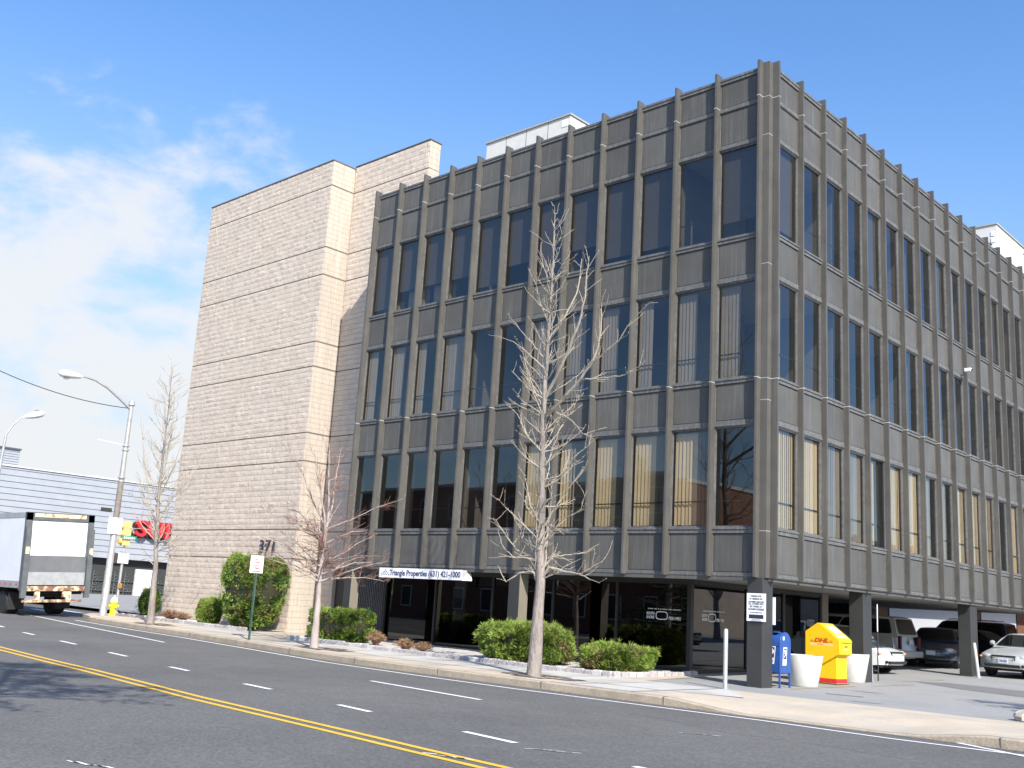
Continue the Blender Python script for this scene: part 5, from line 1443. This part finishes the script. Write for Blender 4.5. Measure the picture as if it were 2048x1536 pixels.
for X_, Y_, hh in ((15.5, 34, 9.0), (33, 14, 10.0), (13.5, 46, 11.0)):
    tree('leafless_tree', 'leafless tree beyond the right side of the car park, mirrored in the side glass', (X_, Y_, .2), [(0,0,0),(.1,0,hh*.3),(0,0,hh*.65),(.1,0,hh)], (.2,.02), [([(0,0,hh*.25),(math.cos(a)*1.2,math.sin(a)*1.2,hh*.45),(math.cos(a)*2.4,math.sin(a)*2.4,hh*.75)], .06) for a in (0,1.3,2.5,3.8,5.0)], ('bark_grey','bark_grey','bark_grey'), 30, rng, 2.2, gink=False, twig_r=.01, dens=.35, zlow=2.0, grp='leafless trees beyond the car park')
# ------------------------------------------------------------------ sky, sun, camera
sunv = Vector((.700, -.352, .615)).normalized()
el = math.asin(sunv.z); az = math.atan2(sunv.x, sunv.y)
w = bpy.data.worlds.new('World'); SC.world = w; w.use_nodes = True
N, L = w.node_tree.nodes, w.node_tree.links
bg = N['Background']
sky = N.new('ShaderNodeTexSky'); sky.sky_type = 'NISHITA'; sky.sun_disc = False; sky.sun_elevation = el; sky.sun_rotation = az
sky.air_density = 1.0; sky.dust_density = .6; sky.ozone_density = 3.0; sky.altitude = 0
tc = N.new('ShaderNodeTexCoord')
def vm(op, a, b_=None):
    n = N.new('ShaderNodeVectorMath'); n.operation = op
    L.new(a, n.inputs[0])
    if b_ is not None:
        if isinstance(b_, tuple): n.inputs[1].default_value = b_
        else: L.new(b_, n.inputs[1])
    return n
def mth(op, a, b_=None, clamp=False):
    n = N.new('ShaderNodeMath'); n.operation = op; n.use_clamp = clamp
    for i, v in enumerate((a, b_)):
        if v is None: continue
        if isinstance(v, (int, float)): n.inputs[i].default_value = v
        else: L.new(v, n.inputs[i])
    return n.outputs[0]
dirv = tc.outputs['Generated']
no = N.new('ShaderNodeTexNoise'); no.inputs['Scale'].default_value = 8.5; no.inputs['Detail'].default_value = 8; no.inputs['Roughness'].default_value = .56; no.inputs['Distortion'].default_value = .15
L.new(vm('MULTIPLY', dirv, (1, 1, 1.9)).outputs[0], no.inputs['Vector'])
# cloud bank low in the western sky
dt = vm('DOT_PRODUCT', dirv, tuple(Vector((-.92, .36, .10)).normalized())).outputs['Value']
bank = N.new('ShaderNodeMapRange'); bank.inputs['From Min'].default_value = .915; bank.inputs['From Max'].default_value = .99; bank.inputs['To Min'].default_value = -.20; bank.inputs['To Max'].default_value = .19
L.new(dt, bank.inputs['Value'])
cf = mth('ADD', no.outputs['Fac'], bank.outputs['Result'])
cr = N.new('ShaderNodeMapRange'); cr.interpolation_type = 'SMOOTHSTEP'; cr.inputs['From Min'].default_value = .44; cr.inputs['From Max'].default_value = .70; cr.inputs['To Max'].default_value = .88
L.new(cf, cr.inputs['Value'])
hs = N.new('ShaderNodeHueSaturation'); hs.inputs['Hue'].default_value = .503; hs.inputs['Saturation'].default_value = 1.17; hs.inputs['Value'].default_value = 1.36
L.new(sky.outputs[0], hs.inputs['Color'])
sp = N.new('ShaderNodeSeparateXYZ'); L.new(dirv, sp.inputs[0])
hr = N.new('ShaderNodeMapRange'); hr.interpolation_type = 'SMOOTHSTEP'; hr.inputs['From Min'].default_value = .52; hr.inputs['From Max'].default_value = .02; hr.inputs['To Min'].default_value = 0; hr.inputs['To Max'].default_value = .92
L.new(sp.outputs['Z'], hr.inputs['Value'])
hw = N.new('ShaderNodeMapRange'); hw.interpolation_type = 'SMOOTHSTEP'; hw.inputs['From Min'].default_value = .35; hw.inputs['From Max'].default_value = .88; hw.inputs['To Min'].default_value = .12; hw.inputs['To Max'].default_value = 1.0
L.new(dt, hw.inputs['Value'])
hmul = mth('MULTIPLY', hr.outputs['Result'], hw.outputs['Result'])
hz_ = N.new('ShaderNodeMix'); hz_.data_type = 'RGBA'; L.new(hmul, hz_.inputs[0]); L.new(hs.outputs[0], hz_.inputs[6]); hz_.inputs[7].default_value = (2.9, 3.4, 3.95, 1)
mx_ = N.new('ShaderNodeMix'); mx_.data_type = 'RGBA'; L.new(cr.outputs['Result'], mx_.inputs[0]); L.new(hz_.outputs[2], mx_.inputs[6]); mx_.inputs[7].default_value = (4.5, 4.55, 4.6, 1)
L.new(mx_.outputs[2], bg.inputs['Color']); bg.inputs['Strength'].default_value = .127
sd = bpy.data.lights.new('sun', 'SUN'); sd.energy = 5.0; sd.angle = R(.53); sd.color = (1, .955, .88)
so = bpy.data.objects.new('sun', sd); COL.objects.link(so); so.rotation_euler = (-sunv).to_track_quat('-Z', 'Y').to_euler()

cam = bpy.data.cameras.new('camera'); co = bpy.data.objects.new('camera', cam); COL.objects.link(co)
cam.sensor_width = 36; cam.lens = 2075.98 / 2048 * 36; cam.clip_end = 2000; cam.clip_start = .1
CAMA = (-0.75412, 0.21051, 0.060294); CAMP = (12.0400, -21.6548, 1.4647)
a, p, r_ = CAMA
fw = Vector((math.sin(a)*math.cos(p), math.cos(a)*math.cos(p), math.sin(p))); rt = Vector((math.cos(a), -math.sin(a), 0)); up = rt.cross(fw)
c, s = math.cos(r_), math.sin(r_); rt2 = rt*c + up*s; up2 = up*c - rt*s
co.matrix_world = Matrix(((rt2.x, up2.x, -fw.x, CAMP[0]), (rt2.y, up2.y, -fw.y, CAMP[1]), (rt2.z, up2.z, -fw.z, CAMP[2]), (0,0,0,1)))
SC.camera = co
vs = SC.view_settings; vs.view_transform = 'Standard'; vs.look = 'None'; vs.exposure = .66; vs.gamma = 1
SC.cycles.max_bounces = 8; SC.cycles.transparent_max_bounces = 12
